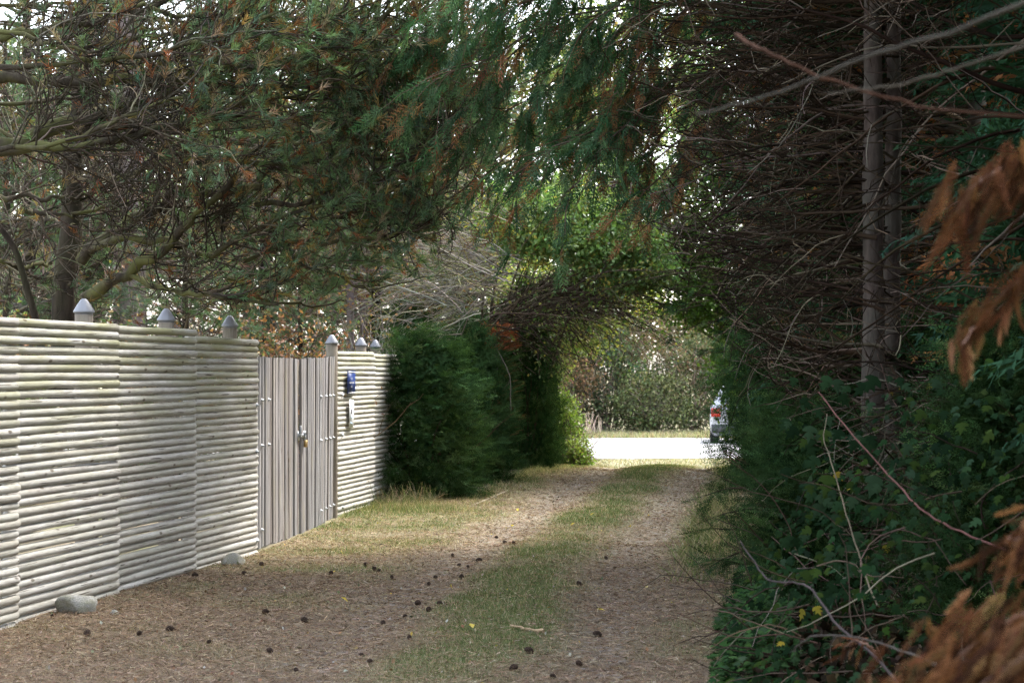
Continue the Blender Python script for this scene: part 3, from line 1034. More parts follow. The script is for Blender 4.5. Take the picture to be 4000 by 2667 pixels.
# bright small-leaved shrub and thuja on the left
def bush(name, label, cat, centre, rad, n, size, cols, w, mat, stems=30, shape=None, up=None, clump=.09, group=None, twc=(.18, .13, .09), ncl=None, ratio=.55):
    c0 = np.array(centre, float)
    r0 = np.array(rad, float)
    base = np.array([c0[0], c0[1], float(gz(c0[0], c0[1]))])
    t = thing(name, label, cat, base, 0, group)
    g = Geo()
    d = rng.normal(size=(stems, 3))
    d[:, 2] = np.abs(d[:, 2]) + 1.0
    top = c0[2] + r0[2] - base[2]
    P = walk(np.concatenate([rng.normal(size=(stems, 2)) * r0[:2] * .15, np.full((stems, 1), -.05)], 1), d * np.array([r0[0], r0[1], top * .8]), top * (.5 + .5 * rng.random(stems)), 8, .13)
    add_tubes(g, P, taper(stems, 8, .016, .004), 3, pickcol(stems, [twc], [1]))
    S_, D_, _ = spawn(P, stems * 5, .3, 1)
    P2 = walk(S_, D_, .25 + .4 * rng.random(len(S_)), 5, .2)
    add_tubes(g, P2, taper(len(P2), 5, .006, .002), 3, pickcol(len(P2), [twc], [1]))
    obj('stems', g.mesh('stems', M['twig'], True), t)
    ncl = ncl or max(20, n // 22)
    q = norm(rng.normal(size=(ncl, 3))) * (.45 + .6 * rng.random((ncl, 1)) ** .6)
    cl = q * r0 + c0 - base
    cl = cl[cl[:, 2] > .02]
    i = rng.integers(0, len(cl), n)
    cc = pickcol(len(cl), cols, w, .15)
    Pn = cl[i] + rng.normal(size=(n, 3)) * clump
    g = Geo()
    leaves(g, Pn, size * (.7 + .6 * rng.random(n)), np.clip(cc[i] * (1 + .2 * rng.normal(size=(n, 1))), .005, .9), ratio, .3, .15, up)
    obj('leaves', g.mesh('leaves', mat), t)
    return t

b_ = at(1300, 1010, 34)
bush('privet_shrub', 'bright yellow-green shrub catching the sun at the lane mouth', 'shrub', (b_[0] - .05, 34, .38), (.3, .4, .72), 5200, .055, [(.16, .24, .04), (.11, .19, .03), (.24, .30, .07)], [.5, .3, .2], M['broad'], up=(0, 0, .8))
b_ = at(1325, 1060, 33.3)
bush('privet_shrub', 'low bright green seedling shrub spilling onto the lane', 'shrub', (b_[0], 33.3, .05), (.22, .3, .32), 1700, .05, [(.16, .25, .04), (.22, .30, .07)], [.6, .4], M['broad'], up=(0, 0, .8))

th = thing('thuja_bush', 'small thuja with a rusty dead top between the yews', 'bush', (*at(1140, 1090, 28.9)[:2], -.03))
n = 1300
z = .5 + 1.7 * rng.random(n)
a_ = rng.random(n) * 6.28
R = .28 * (.5 + .6 * rng.random(n)) * np.interp(z, [0, 1.8, 2.3], [1, 1, .3])
P = np.stack([R * np.cos(a_), R * np.sin(a_), z], -1)
g = Geo()
mk = z > 1.85
frond_field(g, P[~mk], np.stack([np.cos(a_), np.sin(a_), .5 + 0 * a_], -1)[~mk], .16, CYP_LO, [(.08, .14, .05), (.06, .11, .04), (.2, .13, .06)], [.5, .35, .15])
frond_field(g, P[mk], np.stack([np.cos(a_), np.sin(a_), .5 + 0 * a_], -1)[mk], .16, CYP_LO, [(.28, .10, .05), (.1, .12, .05)], [.75, .25])
obj('fronds', g.mesh('fronds', M['leaf']), th)
g = Geo()
add_tubes(g, np.array([poly([(0, 0, -.05), (.02, 0, 1), (0, .02, 2.1)], 6)]), taper(1, 6, .035, .01), 6)
obj('trunk', g.mesh('trunk', M['trunkred'], True, False), th)

# ------------------------------------------------------------------ pines on the left
def projx(P):
    return P[..., 0] * F / P[..., 1] + 1176, 848 - (P[..., 2] - CAM_H) * F / P[..., 1]

c_green = (.115, .17, .08)
c_blue = (.105, .165, .10)
c_rust = (.20, .085, .04)
c_yel = (.22, .15, .055)
c_pale = (.24, .19, .12)

def needle_cols(n, wt):
    return pickcol(n, [c_green, c_blue, c_rust, c_yel, c_pale], wt, .22)

def pine(label, loc, trunk, tr, limbs, sec_per_m, ter_n, tuft_fn, col_fn, seed_len=(.35, 1.0), k=22):
    base = np.array(loc, float)
    t = thing('pine_tree', label, 'tree', base)
    g = Geo()
    P = poly(trunk, 16, .012) - base
    add_tubes(g, np.array([P]), taper(1, 16, tr[0], tr[1]), 12)
    obj('trunk', g.mesh('trunk', M['barkdark'], True, False), t)
    tw, nd = Geo(), Geo()
    allsec = []
    for (pp, r0, r1) in limbs:
        LP = poly([at(*q) for q in pp], 16, .018)
        g = Geo()
        lw = LP - base
        if r0 > .011:
            add_tubes(g, lw[None], taper(1, 16, r0 * 1.45, r1 * 1.4) * (1 + .12 * rng.normal(size=(1, 16))), 8)
            obj('branch', g.mesh('branch', M['bark'], True, False), t)
        else:
            add_tubes(tw, lw[None], taper(1, 16, r0, r1), 5, np.array([[.11, .095, .07]]))
        ln = np.linalg.norm(np.diff(LP, axis=0), axis=1).sum()
        ns = max(3, int(ln * sec_per_m))
        S_, D_, _ = spawn(LP[None], ns, .12, 1.0, (.4, 1.2))
        D_[:, 2] += .12 * rng.normal(size=ns)
        D_[:, 1] += .35
        sl = seed_len[0] + (seed_len[1] - seed_len[0]) * rng.random(ns)
        P2 = walk(S_, D_, sl, 9, .17, (.03, -.01, .03), .07)
        qx, qy = projx(P2)
        P2 = P2[(qy < np.interp(qx, [0, 540, 600, 1000], [742, 742, 715, 640])).all(1)]
        ns = len(P2)
        if ns == 0:
            continue
        add_tubes(tw, P2 - base, taper(ns, 9, .0085, .004), 4, pickcol(ns, [(.075, .065, .045), (.05, .042, .03), (.13, .115, .085)], [.5, .3, .2]))
        allsec.append(P2)
    P2 = np.concatenate(allsec)
    S_, D_, _ = spawn(P2, ter_n, .2, 1.0, (.35, 1.0))
    P3 = walk(S_, D_, .12 + .4 * rng.random(ter_n) ** 1.5, 6, .24, (.0, 0, .07), .16)
    qx, qy = projx(P3)
    low = np.where(P3[..., 1] > 20.5, 790, np.interp(qx, [0, 540, 600, 1000], [742, 742, 700, 640]))
    ok = (qy < low).all(1)
    P3 = P3[ok]
    ter_n = len(P3)
    add_tubes(tw, P3 - base, taper(ter_n, 6, .0048, .0026), 3, pickcol(ter_n, [(.07, .058, .042), (.045, .036, .027), (.17, .145, .11)], [.5, .32, .18]))
    # tufts at twig ends and along them
    tips = np.concatenate([P3[:, -1], P3[:, 3], P2[:, -1]])
    dirs = np.concatenate([P3[:, -1] - P3[:, -2], P3[:, 4] - P3[:, 2], P2[:, -1] - P2[:, -2]])
    x, y = projx(tips)
    pr = tuft_fn(x, y)
    keep = rng.random(len(tips)) < pr
    tips, dirs, x, y = tips[keep], norm(dirs[keep]) + np.array([0, 0, .25]), x[keep], y[keep]
    C = col_fn(x, y)
    tufts(nd, tips - base, dirs, k, .085, .0068, C, (.2, 1.0), .10)
    obj('twigs', tw.mesh('twigs', M['twig'], True), t)
    obj('needles', nd.mesh('needles', M['needle']), t)
    return t, P3

def tuftA(x, y):
    p = np.where(x > 600, .75, .05)
    p = np.where((x > 540) & (x <= 640) & (y > 250), .3, p)
    p = np.where(y < 200, .75, p)
    p = np.where((y > 640) & (x > 540), .75, p)
    p = np.where((x > 1010) & (y > 250), 0.1, p)
    return p
def colA(x, y):
    n = len(x)
    a = needle_cols(n, [.46, .34, .07, .05, .08])
    b = needle_cols(n, [.34, .18, .20, .12, .16])
    f = np.clip((720 - x) / 300, 0, 1) * .9
    low = (y > 700) & (x < 820)
    f = np.where(low, .85, f)
    return np.where((rng.random(n) < f)[:, None], b, a)

dA = 18.2
LA = [
    ([(185, 600, 18.2), (270, 528, 18.0), (315, 498, 17.8), (360, 474, 17.6), (399, 450, 17.5), (480, 444, 17.3), (600, 430, 17.2)], .042, .022),
    ([(180, 690, 18.2), (255, 651, 17.8), (300, 624, 17.6), (360, 582, 17.4), (411, 540, 17.2), (450, 504, 17.1), (495, 462, 17), (540, 400, 16.9)], .036, .016),
    ([(190, 575, 18.2), (270, 552, 17.8), (330, 546, 17.6), (390, 552, 17.4), (480, 582, 17.3), (529, 558, 17.2), (640, 500, 17.1), (760, 470, 17.0)], .026, .012),
    ([(300, 632, 17.6), (375, 666, 17.3), (420, 673, 17.2), (480, 675, 17.0), (560, 692, 17.0), (640, 700, 17)], .018, .008),
    ([(186, 411, 18.2), (255, 411, 17.9), (300, 402, 17.7), (360, 381, 17.4), (470, 370, 17.2), (580, 372, 17), (690, 385, 17)], .024, .01),
    ([(-20, 448, 17.0), (90, 456, 17.0), (150, 457, 17.0), (210, 438, 17.2)], .016, .009),
    ([(-20, 595, 16.8), (60, 606, 17.2), (117, 606, 17.8)], .015, .012),
    ([(60, 485, 17.0), (120, 493, 17), (186, 492, 17), (258, 474, 17.1)], .014, .008),
    ([(588, 468, 17.2), (708, 462, 17.1), (816, 420, 17), (900, 380, 17)], .017, .008),
    ([(560, 600, 17.4), (657, 561, 17.3), (798, 552, 17.2), (873, 552, 17.1), (918, 531, 17)], .016, .007),
    ([(760, 500, 17.6), (850, 480, 17.4), (900, 465, 17.2), (1000, 462, 17.2)], .013, .006),
    ([(588, 372, 17.4), (680, 382, 17.3), (790, 360, 17.2), (900, 366, 17.1), (963, 348, 17), (1000, 300, 17)], .014, .006),
    ([(560, 300, 17.8), (680, 270, 17.6), (800, 290, 17.5), (920, 250, 17.4), (1010, 210, 17.2)], .017, .007),
    ([(500, 470, 18), (600, 540, 17.9), (700, 610, 17.8), (800, 640, 17.8), (860, 690, 17.8)], .014, .006),
    ([(520, 640, 18), (620, 690, 18.2), (700, 700, 18.4), (790, 690, 18.4)], .012, .006),
    ([(640, 420, 18.6), (760, 400, 18.6), (880, 420, 18.4), (980, 400, 18.2)], .012, .005),
    ([(640, 330, 18.4), (760, 320, 18.4), (860, 330, 18.2), (960, 300, 18)], .012, .005),
    ([(690, 520, 18.6), (800, 480, 18.6), (900, 520, 18.4), (980, 540, 18.2)], .011, .005),
    ([(190, 300, 18.3), (300, 270, 18.4), (420, 300, 18.5), (560, 330, 18.5), (680, 340, 18.5)], .02, .008),
    ([(200, 350, 18.2), (90, 330, 18.4), (-30, 300, 18.6)], .02, .012),
    ([(170, 520, 18.2), (90, 500, 18.6), (-30, 520, 19)], .016, .008),
    ([(165, 650, 18.2), (90, 640, 18.6), (10, 670, 19)], .012, .006),
]
pA, _ = pine('gnarled pine with dark trunk rising behind the log fence', (*at(155, 900, 18.3)[:2], 0), [at(143, 920, 18.3), at(150, 740, 18.3), at(156, 600, 18.3), at(168, 440, 18.3), at(180, 250, 18.3), at(196, 0, 18.4), at(205, -500, 18.4)], (.135, .06), LA, 12, 3900, tuftA, colA)

def tuftB(x, y):
    p = np.where(y < 170, np.where(x < 450, .26, .7), .12)
    p = np.where((y >= 170) & (x > 430), .6, p)
    p = np.where((y > 200) & (x < 430), .06, p)
    return p
def colB(x, y):
    n = len(x)
    a = needle_cols(n, [.42, .30, .08, .09, .11])
    b = needle_cols(n, [.32, .14, .20, .16, .18])
    f = np.clip((560 - x) / 350, 0.1, .9)
    return np.where((rng.random(n) < f)[:, None], b, a)
LB = [
    ([(-140, 180, 15.6), (0, 184, 15.6), (105, 186, 15.6), (210, 189, 15.7), (315, 186, 15.8), (394, 186, 15.9), (480, 170, 16)], .042, .02),
    ([(-140, 400, 15.2), (0, 335, 15.4), (66, 315, 15.5), (118, 291, 15.6), (184, 278, 15.7), (262, 257, 15.9), (328, 231, 16.1), (394, 202, 16.3), (470, 150, 16.5)], .052, .026),
    ([(-140, 380, 15.0), (0, 352, 15.1), (79, 339, 15.1), (158, 331, 15.1), (236, 323, 15.2), (341, 304, 15.3), (420, 283, 15.4), (462, 268, 15.5), (560, 262, 15.6)], .03, .014),
    ([(0, 345, 15.0), (105, 333, 14.9), (210, 299, 14.9), (262, 278, 14.9), (328, 249, 14.9), (420, 225, 15)], .016, .008),
    ([(-100, 145, 15.2), (0, 150, 15.2), (105, 155, 15.2), (184, 144, 15.2), (262, 123, 15.3), (341, 123, 15.3), (420, 105, 15.4), (470, 89, 15.5), (560, 62, 15.6), (660, 20, 15.7)], .017, .009),
    ([(-60, 110, 15.8), (30, 75, 15.8), (105, 70, 15.8), (184, 55, 15.9), (262, 47, 16), (341, 24, 16.1), (400, -20, 16.2)], .024, .014),
    ([(-60, 60, 15.0), (0, 71, 15.0), (79, 92, 15), (131, 105, 15), (220, 118, 15)], .016, .008),
    ([(405, 165, 16.2), (561, 156, 16.4), (683, 132, 16.5), (780, 93, 16.6), (868, 49, 16.7), (960, -20, 16.8)], .028, .014),
    ([(420, 240, 16.3), (540, 240, 16.5), (640, 200, 16.6), (760, 190, 16.8), (880, 150, 16.9)], .017, .007),
    ([(300, 20, 15.6), (430, 40, 15.8), (560, 20, 16), (680, 50, 16.2), (800, 20, 16.4)], .014, .007),
    ([(200, 110, 16.4), (330, 90, 16.6), (470, 60, 16.8), (620, 90, 17), (740, 70, 17.2), (860, 100, 17.2)], .014, .007),
    ([(500, 200, 16.6), (600, 230, 16.8), (720, 220, 17), (840, 230, 17), (920, 200, 17)], .013, .006),
    ([(-40, 20, 16.4), (100, 10, 16.5), (230, 0, 16.6), (330, -30, 16.8)], .014, .008),
    ([(-60, 230, 16.6), (60, 240, 16.8), (180, 225, 17), (300, 250, 17.2), (420, 240, 17.3)], .014, .007),
    ([(600, 100, 17.2), (700, 160, 17.2), (800, 220, 17.2), (900, 250, 17.1)], .011, .005),
    ([(700, 20, 17.2), (790, 60, 17.2), (880, 110, 17.1), (960, 150, 17)], .011, .005),
]
tb = at(-190, 900, 15.3)
pB, _ = pine('pine out of frame on the left whose mossy limbs cross the fence', (*tb[:2], 0), [at(-190, 900, 15.3), at(-185, 500, 15.3), at(-180, 300, 15.3), at(-170, 0, 15.4), at(-160, -700, 15.5)], (.17, .08), LB, 12, 3300, tuftB, colB)

# unseen pine crowns added above the picture, set over the lane for shade
def pine_shade_crown(t, base, c, r, n, k=14):
    base = np.array(base); c = np.array(c); r = np.array(r)
    q = norm(rng.normal(size=(n, 3))) * rng.random((n, 1)) ** .4
    tp = c + q * r
    g = Geo()
    tufts(g, tp - base, q + np.array([0, 0, .5]), k, .16, .014, needle_cols(n, [.5, .35, .05, .05, .05]), (.2, 1.1), .14)
    obj('crown', g.mesh('crown', M['needle']), t)
    g = Geo()
    m = 24
    tgt = tp[rng.integers(0, n, m)]
    st0 = np.array([base[0], base[1], 5.0]) + np.array([0, 0, 2.2]) * rng.random((m, 1))
    P = np.array([poly([a, a * .5 + b * .5 + rng.normal(size=3) * .2, b], 8) for a, b in zip(st0, tgt)])
    add_tubes(g, P - base, taper(m, 8, .03, .008), 4, pickcol(m, [(.11, .09, .07)], [1]))
    obj('high_branches', g.mesh('high_branches', M['twig'], True), t)
pine_shade_crown(pA, pA.location, (-1.5, 17.0, 7.7), (2.0, 2.4, 1.4), 800)
pine_shade_crown(pB, pB.location, (-1.7, 14.6, 7.7), (2.1, 2.4, 1.4), 800)

# leaning dead sapling and paler trunks behind the fence
t = thing('dead_sapling', 'thin dark leaning sapling left of the pine trunk', 'tree', (*at(84, 900, 16.8)[:2], 0))
g = Geo()
bp = np.array([*at(84, 900, 16.8)[:2], 0])
add_tubes(g, np.array([poly([at(95, 800, 16.8), at(81, 729, 16.8), at(51, 624, 16.8), at(30, 564, 16.8), at(-10, 510, 16.8)], 10)]) - bp, taper(1, 10, .034, .022), 8)
obj('trunk', g.mesh('trunk', M['barkdark'], True, False), t)
for lab, x, d, w, top, mt in [('broad pale pinkish trunk blurred behind the first capped post', 300, 27, .2, -200, 'trunkpale'), ('pinkish trunk far behind the second capped post', 268, 31, .11, -200, 'trunkpale'),
                          ('grey trunk behind the third capped post', 565, 30, .10, 0, 'trunkpale'), ('pale slim birch trunk above the blue sign', 800, 29, .06, 300, 'trunkpale'), ('pale slim birch trunk behind the fence end posts', 828, 30, .05, 250, 'trunkpale')]:
    b0 = np.array([*at(x, 900, d)[:2], 0.0])
    t = thing('background_tree', lab, 'tree', b0, 0, 'pale trunks behind the fence')
    g = Geo()
    add_tubes(g, np.array([poly([b0 + [0, 0, -.2], at(x + 6, 600, d), at(x - 4, top + 200, d), at(x + 12, top - 300, d)], 10)]) - b0, taper(1, 10, w, w * .6), 10)
    obj('trunk', g.mesh('trunk', M[mt], True, False), t)
    g = Geo()
    m = 60
    zz = 1.2 + 3.5 * rng.random(m)
    th_ = rng.random(m) * 6.28
    Pw = walk(np.stack([0 * zz, 0 * zz, zz], -1), np.stack([np.cos(th_), np.sin(th_), .4 + 0 * zz], -1), 1.1 + rng.random(m), 7, .15)
    add_tubes(g, Pw, taper(m, 7, .012, .004), 3, pickcol(m, [(.25, .2, .18), (.15, .11, .1)], [.5, .5]))
    S_, D_, _ = spawn(Pw, 260, .2, 1)
    P2 = walk(S_, D_, .3 + .4 * rng.random(260), 5, .2)
    add_tubes(g, P2, taper(260, 5, .005, .003), 3, pickcol(260, [(.25, .2, .18), (.18, .12, .1)], [.5, .5]))
    obj('branches', g.mesh('branches', M['twig'], True), t)
    g = Geo()
    Pl = P2[:, -1][rng.integers(0, 260, 900)] + rng.normal(size=(900, 3)) * .12
    leaves(g, Pl, .07, pickcol(900, [(.26, .14, .07), (.22, .2, .08), (.12, .15, .06)], [.5, .25, .25]))
    obj('leaves', g.mesh('leaves', M['broad']), t)

# background conifers in the garden behind the fence
def bg_pine(label, loc):
    t = thing('garden_pine', label, 'tree', loc, 0, 'garden pines behind the fence')
    g = Geo()
    add_tubes(g, np.array([poly([(0, 0, -.1), (.05, 0, 2.5), (0, .05, 6.5)], 8)]), taper(1, 8, .1, .02), 8)
    obj('trunk', g.mesh('trunk', M['barkdark'], True, False), t)
    g = Geo()
    m = 90
    z = .5 + 5.3 * rng.random(m)
    th_ = rng.random(m) * 6.28
    Pw = walk(np.stack([0 * z, 0 * z, z], -1), np.stack([np.cos(th_), np.sin(th_), .2 + 0 * z], -1), (1.7 - z * .18) * (.7 + .5 * rng.random(m)), 8, .12, (0, 0, .04))
    add_tubes(g, Pw, taper(m, 8, .02, .006), 4, pickcol(m, [(.12, .1, .08)], [1]))
    S_, D_, _ = spawn(Pw, 800, .2, 1, (.4, 1))
    P2 = walk(S_, D_, .25 + .3 * rng.random(800), 5, .18, (0, 0, .05))
    add_tubes(g, P2, taper(800, 5, .006, .003), 3, pickcol(800, [(.13, .1, .08)], [1]))
    obj('twigs', g.mesh('twigs', M['twig'], True), t)
    g = Geo()
    tp = np.concatenate([P2[:, -1], P2[:, 3]])
    dd = np.concatenate([P2[:, -1] - P2[:, -2], P2[:, 4] - P2[:, 2]])
    tufts(g, tp, norm(dd) + np.array([0, 0, .4]), 18, .11, .009, needle_cols(len(tp), [.5, .3, .07, .06, .07]), (.2, 1.1), .1)
    obj('needles', g.mesh('needles', M['needle']), t)
    return t
bp0 = bg_pine('young green pine in the garden behind the second capped post', (*at(420, 850, 23)[:2], -.1))
bp0.scale = (.75, .75, .62)
for lab, x, d, rz, s in [('young pine behind the gate in the garden', 690, 25, 1.5, .55), ('garden pine at the left edge behind the leaning sapling', 20, 26, 2.2, .95),
                         ('garden pine behind the main pine trunk', 215, 33, 3.1, 1.15), ('tall garden pine behind the third capped post', 540, 34, 4.4, 1.2), ('garden pine behind the hanging cypress fronds', 830, 35, 5.5, 1.25),
                         ('garden pine far left behind the mossy limbs', -60, 36, .4, 1.3),
                         ('big garden pine filling the upper left corner', 60, 27, 1.0, 1.35), ('big garden pine behind the mossy limbs', 330, 28, 2.7, 1.4), ('big garden pine above the gate', 620, 29, 3.8, 1.4),
                         ('big garden pine left of the hanging fronds', 860, 31, 5.0, 1.35), ('big garden pine behind the hanging fronds', 1060, 38, .2, 1.5)]:
    copy_thing(bp0, lab, (*at(x, 850, d)[:2], -.1), rz, s)

# ------------------------------------------------------------------ twin cypress trunks, dead twigs and hanging fronds on the right
def trunk_thing(label, x, d, r, lean, name='bare_cypress'):
    b0 = np.array([*at(x, 900, d)[:2], .05])
    t = thing(name, label, 'tree', b0)
    g = Geo()
    add_tubes(g, np.array([poly([b0 + [0, 0, -.2], at(x + lean * .2, 700, d), at(x + lean * .6, 300, d), at(x + lean, 0, d), at(x + lean * 2.6, -1200, d)], 18, .006)]) - b0, taper(1, 18, r, r * .7) * (1 + .04 * rng.normal(size=(1, 18))), 14)
    obj('trunk', g.mesh('trunk', M['trunkred'], True, False), t)
    return t, b0

def dead_branches(t, b0, n, zr, Lr, dirx=(-1, .0), r=.012, sub=10, col=((.042, .029, .018), (.022, .015, .010), (.15, .12, .09)), names='dead_branch'):
    """long bare side branches with short hooked twigs; the thick ones are parts of their own"""
    z = zr[0] + (zr[1] - zr[0]) * rng.random(n)
    D = np.stack([dirx[0] + .35 * rng.normal(size=n), dirx[1] + .55 * rng.normal(size=n), .03 + .26 * rng.normal(size=n)], -1)
    S_ = np.stack([.05 * rng.normal(size=n), .05 * rng.normal(size=n), z - b0[2]], -1)
    Ls = Lr[0] + (Lr[1] - Lr[0]) * rng.random(n)
    P = walk(S_, D, Ls, 14, .105, (-.01, 0, -.012))
    W = P + b0
    qx, qy = projx(W)
    lim = np.interp(qy, [-200, 0, 250, 420, 600, 700, 860, 1200], [1330, 1400, 1420, 1430, 1560, 1640, 1760, 1900])
    bad = (qx < lim)
    for i in range(n):                       # prune what would hang into the open lane
        j = np.argmax(bad[i]) if bad[i].any() else 14
        if j < 14:
            f = max(j, 3) / 14.0
            P[i] = np.array([P[i][0] + (P[i][int(k_ * f)] - P[i][0]) for k_ in range(14)]) if j < 6 else poly(P[i][:j], 14)
    rr = r * (.55 + .75 * rng.random(n))
    big = np.argsort(-rr)[:16]
    small = np.setdiff1d(np.arange(n), big)
    cc = pickcol(n, col, [.45, .35, .2], .15)
    for i in big:
        g = Geo()
        add_tubes(g, P[i:i + 1], taper(1, 14, rr[i] * 1.2, .0035), 6, cc[i:i + 1])
        obj(names, g.mesh(names, M['twig'], True), t)
    g = Geo()
    add_tubes(g, P[small], taper(len(small), 14, rr[small], .003), 4, cc[small])
    Sf, Df, _ = spawn(P, n * 3, .25, .9, (.3, .8))       # forks
    Pf = walk(Sf, Df, .3 + .7 * rng.random(n * 3), 14, .12, (-.01, 0, -.01))
    fx, fy = projx(Pf + b0)
    Pf = Pf[(fx > np.interp(fy, [-200, 0, 250, 420, 600, 700, 860, 1200], [1330, 1400, 1420, 1430, 1560, 1640, 1760, 1900])).all(1)]
    add_tubes(g, Pf, taper(len(Pf), 14, .005, .0022), 3, pickcol(len(Pf), col, [.45, .35, .2], .2))
    S2, D2, ix = spawn(np.concatenate([P, Pf]), n * sub, .12, 1.0, (.35, 1.0))
    D2[:, 0] -= .35
    m = len(S2)
    P2 = walk(S2, D2, .08 + .6 * rng.random(m) ** 2.2, 7, .22, (0, 0, .02), .18)
    add_tubes(g, P2, taper(m, 7, .0042, .0022), 3, pickcol(m, col, [.4, .35, .25], .2))
    o = obj('twigs', g.mesh('twigs', M['twig'], True), t)
    o['kind'] = 'stuff'
    return P, P2

ghc = Geo()
n = 1500
z = 4.6 * rng.random(n)
a_ = rng.random(n) * 6.28
R = 2.1 * np.interp(z, [0, 1, 4.6], [.75, 1, .3]) * (.25 + .8 * rng.random(n) ** .6)
frond_field(ghc, np.stack([R * np.cos(a_), R * np.sin(a_), z], -1), np.stack([np.cos(a_), np.sin(a_), -.5 + .5 * rng.random(n)], -1), .55 + .4 * rng.random(n), CYP_LO, c_cyp, [.4, .35, .1, .15])
HIGH = ghc.mesh('high_crown', M['leaf'])
def high_crown(t, z, s=1.0, rz=0):  # overhead crown added to shade the dead twigs below
    o = obj('crown', HIGH, t, (.0, 0, z))
    o.rotation_euler.z = rz
    o.scale = (s, s, s)

tA, bA = trunk_thing('nearer bare cypress trunk with reddish foot rising from the ivy', 2008, 13.4, .078, -4)
dead_branches(tA, bA, 100, (1.1, 5.6), (.8, 2.1), (-1, .6))
high_crown(tA, 5.3, 1.0, 0)
tB, bB = trunk_thing('slimmer grey trunk close behind the nearer bare trunk', 2048, 15.2, .07, 8)
dead_branches(tB, bB, 130, (1.3, 6.2), (.9, 2.3))
high_crown(tB, 4.9, 1.0, 1)
tC, bC = trunk_thing('bare cypress trunk out of frame to the right', 2470, 11.2, .08, 10)
dead_branches(tC, bC, 75, (.5, 4.6), (.8, 2.2), (-1, .25))
high_crown(tC, 4.6, 1.0, 2)
tD, bD = trunk_thing('shaded cypress trunk deep behind the twin trunks', 2170, 19.5, .09, 6)
dead_branches(tD, bD, 130, (1.6, 7.0), (1.0, 2.8))
high_crown(tD, 4.4, 1.1, 3)

# live branch curtain over the middle of the lane, carried by the tree behind the twin trunks
tE, bE = trunk_thing('cypress whose green fronds hang over the middle of the lane', 2240, 17.4, .1, 5)
ends = [(890, 190), (935, 120), (1000, 50), (960, 270), (1050, 330), (1085, 420), (1180, 400), (1250, 370), (1320, 330), (1395, 320), (1450, 280), (1300, 440), (1500, 330), (1120, 60), (1230, 20), (1350, 60),
        (1420, 120), (1010, 180), (1120, 230), (1210, 260), (1300, 200), (1560, 420), (1480, 440), (1600, 300), (1080, -40), (1200, -60), (1330, -60), (1470, 10), (960, -20), (1400, 230)]
gb, gf = Geo(), Geo()
for (ex, ey) in ends:
    d1 = 15.6 + 2.6 * rng.random()
    sx = 1780 + 250 * rng.random()
    sy = ey - 120 - 160 * rng.random() + (ex - 890) * .05
    A_, B_ = at(sx, sy, 17.3), at(ex, ey, d1)
    mid = (A_ * .45 + B_ * .55) + np.array([0, 0, .32 + .2 * rng.random()])
    LP = poly([A_, mid, B_], 14, .02)
    g = Geo()
    add_tubes(g, LP[None] - bE, taper(1, 14, .016, .004), 5, np.array([[.13, .10, .08]]))
    obj('branch', g.mesh('branch', M['twig'], True), tE)
    ln = np.linalg.norm(B_ - A_)
    nb = int(7 + 9 * ln * .6)
    S2, D2, _ = spawn(LP[None], nb, .45, 1.0, (.3, .8))
    D2 = D2 + np.array([-.25, 0, -.3])
    P2 = walk(S2, D2, .35 + .5 * rng.random(nb), 7, .1, (0, 0, -.12))
    add_tubes(gb, P2 - bE, taper(nb, 7, .005, .002), 3, pickcol(nb, [(.13, .09, .06)], [1]))
    S3, D3, _ = spawn(P2, nb * 4, .1, 1.0, (.35, .8))
    D3 = D3 + np.array([-.12, 0, -.45])
    sz = .16 + .17 * rng.random(len(S3))
    cw = [.42, .25, .2, .13] if ex < 1400 else [.3, .25, .1, .35]
    frond_field(gf, S3 - bE, D3, sz, CYP_HI if rng.random() < .0 else CYP_LO, [(.065, .13, .07), (.055, .115, .05), (.095, .165, .085), (.24, .125, .065)], cw, up=(0, -.8, .4), upj=.5)
obj('twigs', gb.mesh('twigs', M['twig'], True), tE)
obj('fronds', gf.mesh('fronds', M['leaf']), tE)
dead_branches(tE, bE, 110, (2.4, 6.5), (1.2, 3.0))
high_crown(tE, 7.2, .9, 4)

# ------------------------------------------------------------------ arch of hazel and beech over the far end of the lane
hb = np.array([-.05, 33.6, -.1])
hz = thing('hazel_shrub', 'bare twiggy hazel arching over the lane above the yews', 'shrub', hb)
gt = Geo()
n = 230
u = rng.random(n)
S_ = np.array([at(1030 + 200 * a, 730 - 190 * a + 45 * b, 29.6 + 1.4 * c) for a, b, c in zip(u, rng.normal(size=n), rng.normal(size=n))])
D_ = np.stack([-1 + .25 * rng.normal(size=n), -.5 + .3 * rng.normal(size=n), .35 + .5 * rng.normal(size=n) * .8], -1)
P = walk(S_, D_, .9 + 1.2 * rng.random(n), 10, .11, (-.01, -.01, -.04))
add_tubes(gt, P - hb, taper(n, 10, .0095, .004), 3, pickcol(n, [(.24, .22, .18), (.30, .27, .2), (.22, .21, .09), (.13, .11, .085)], [.35, .2, .2, .25]))
S2, D2, _ = spawn(P, 900, .2, 1, (.3, .8))
P2 = walk(S2, D2, .2 + .4 * rng.random(900), 6, .12, (0, 0, -.02))
add_tubes(gt, P2 - hb, taper(900, 6, .005, .003), 3, pickcol(900, [(.24, .22, .18), (.22, .21, .09), (.13, .11, .085)], [.45, .3, .25]))
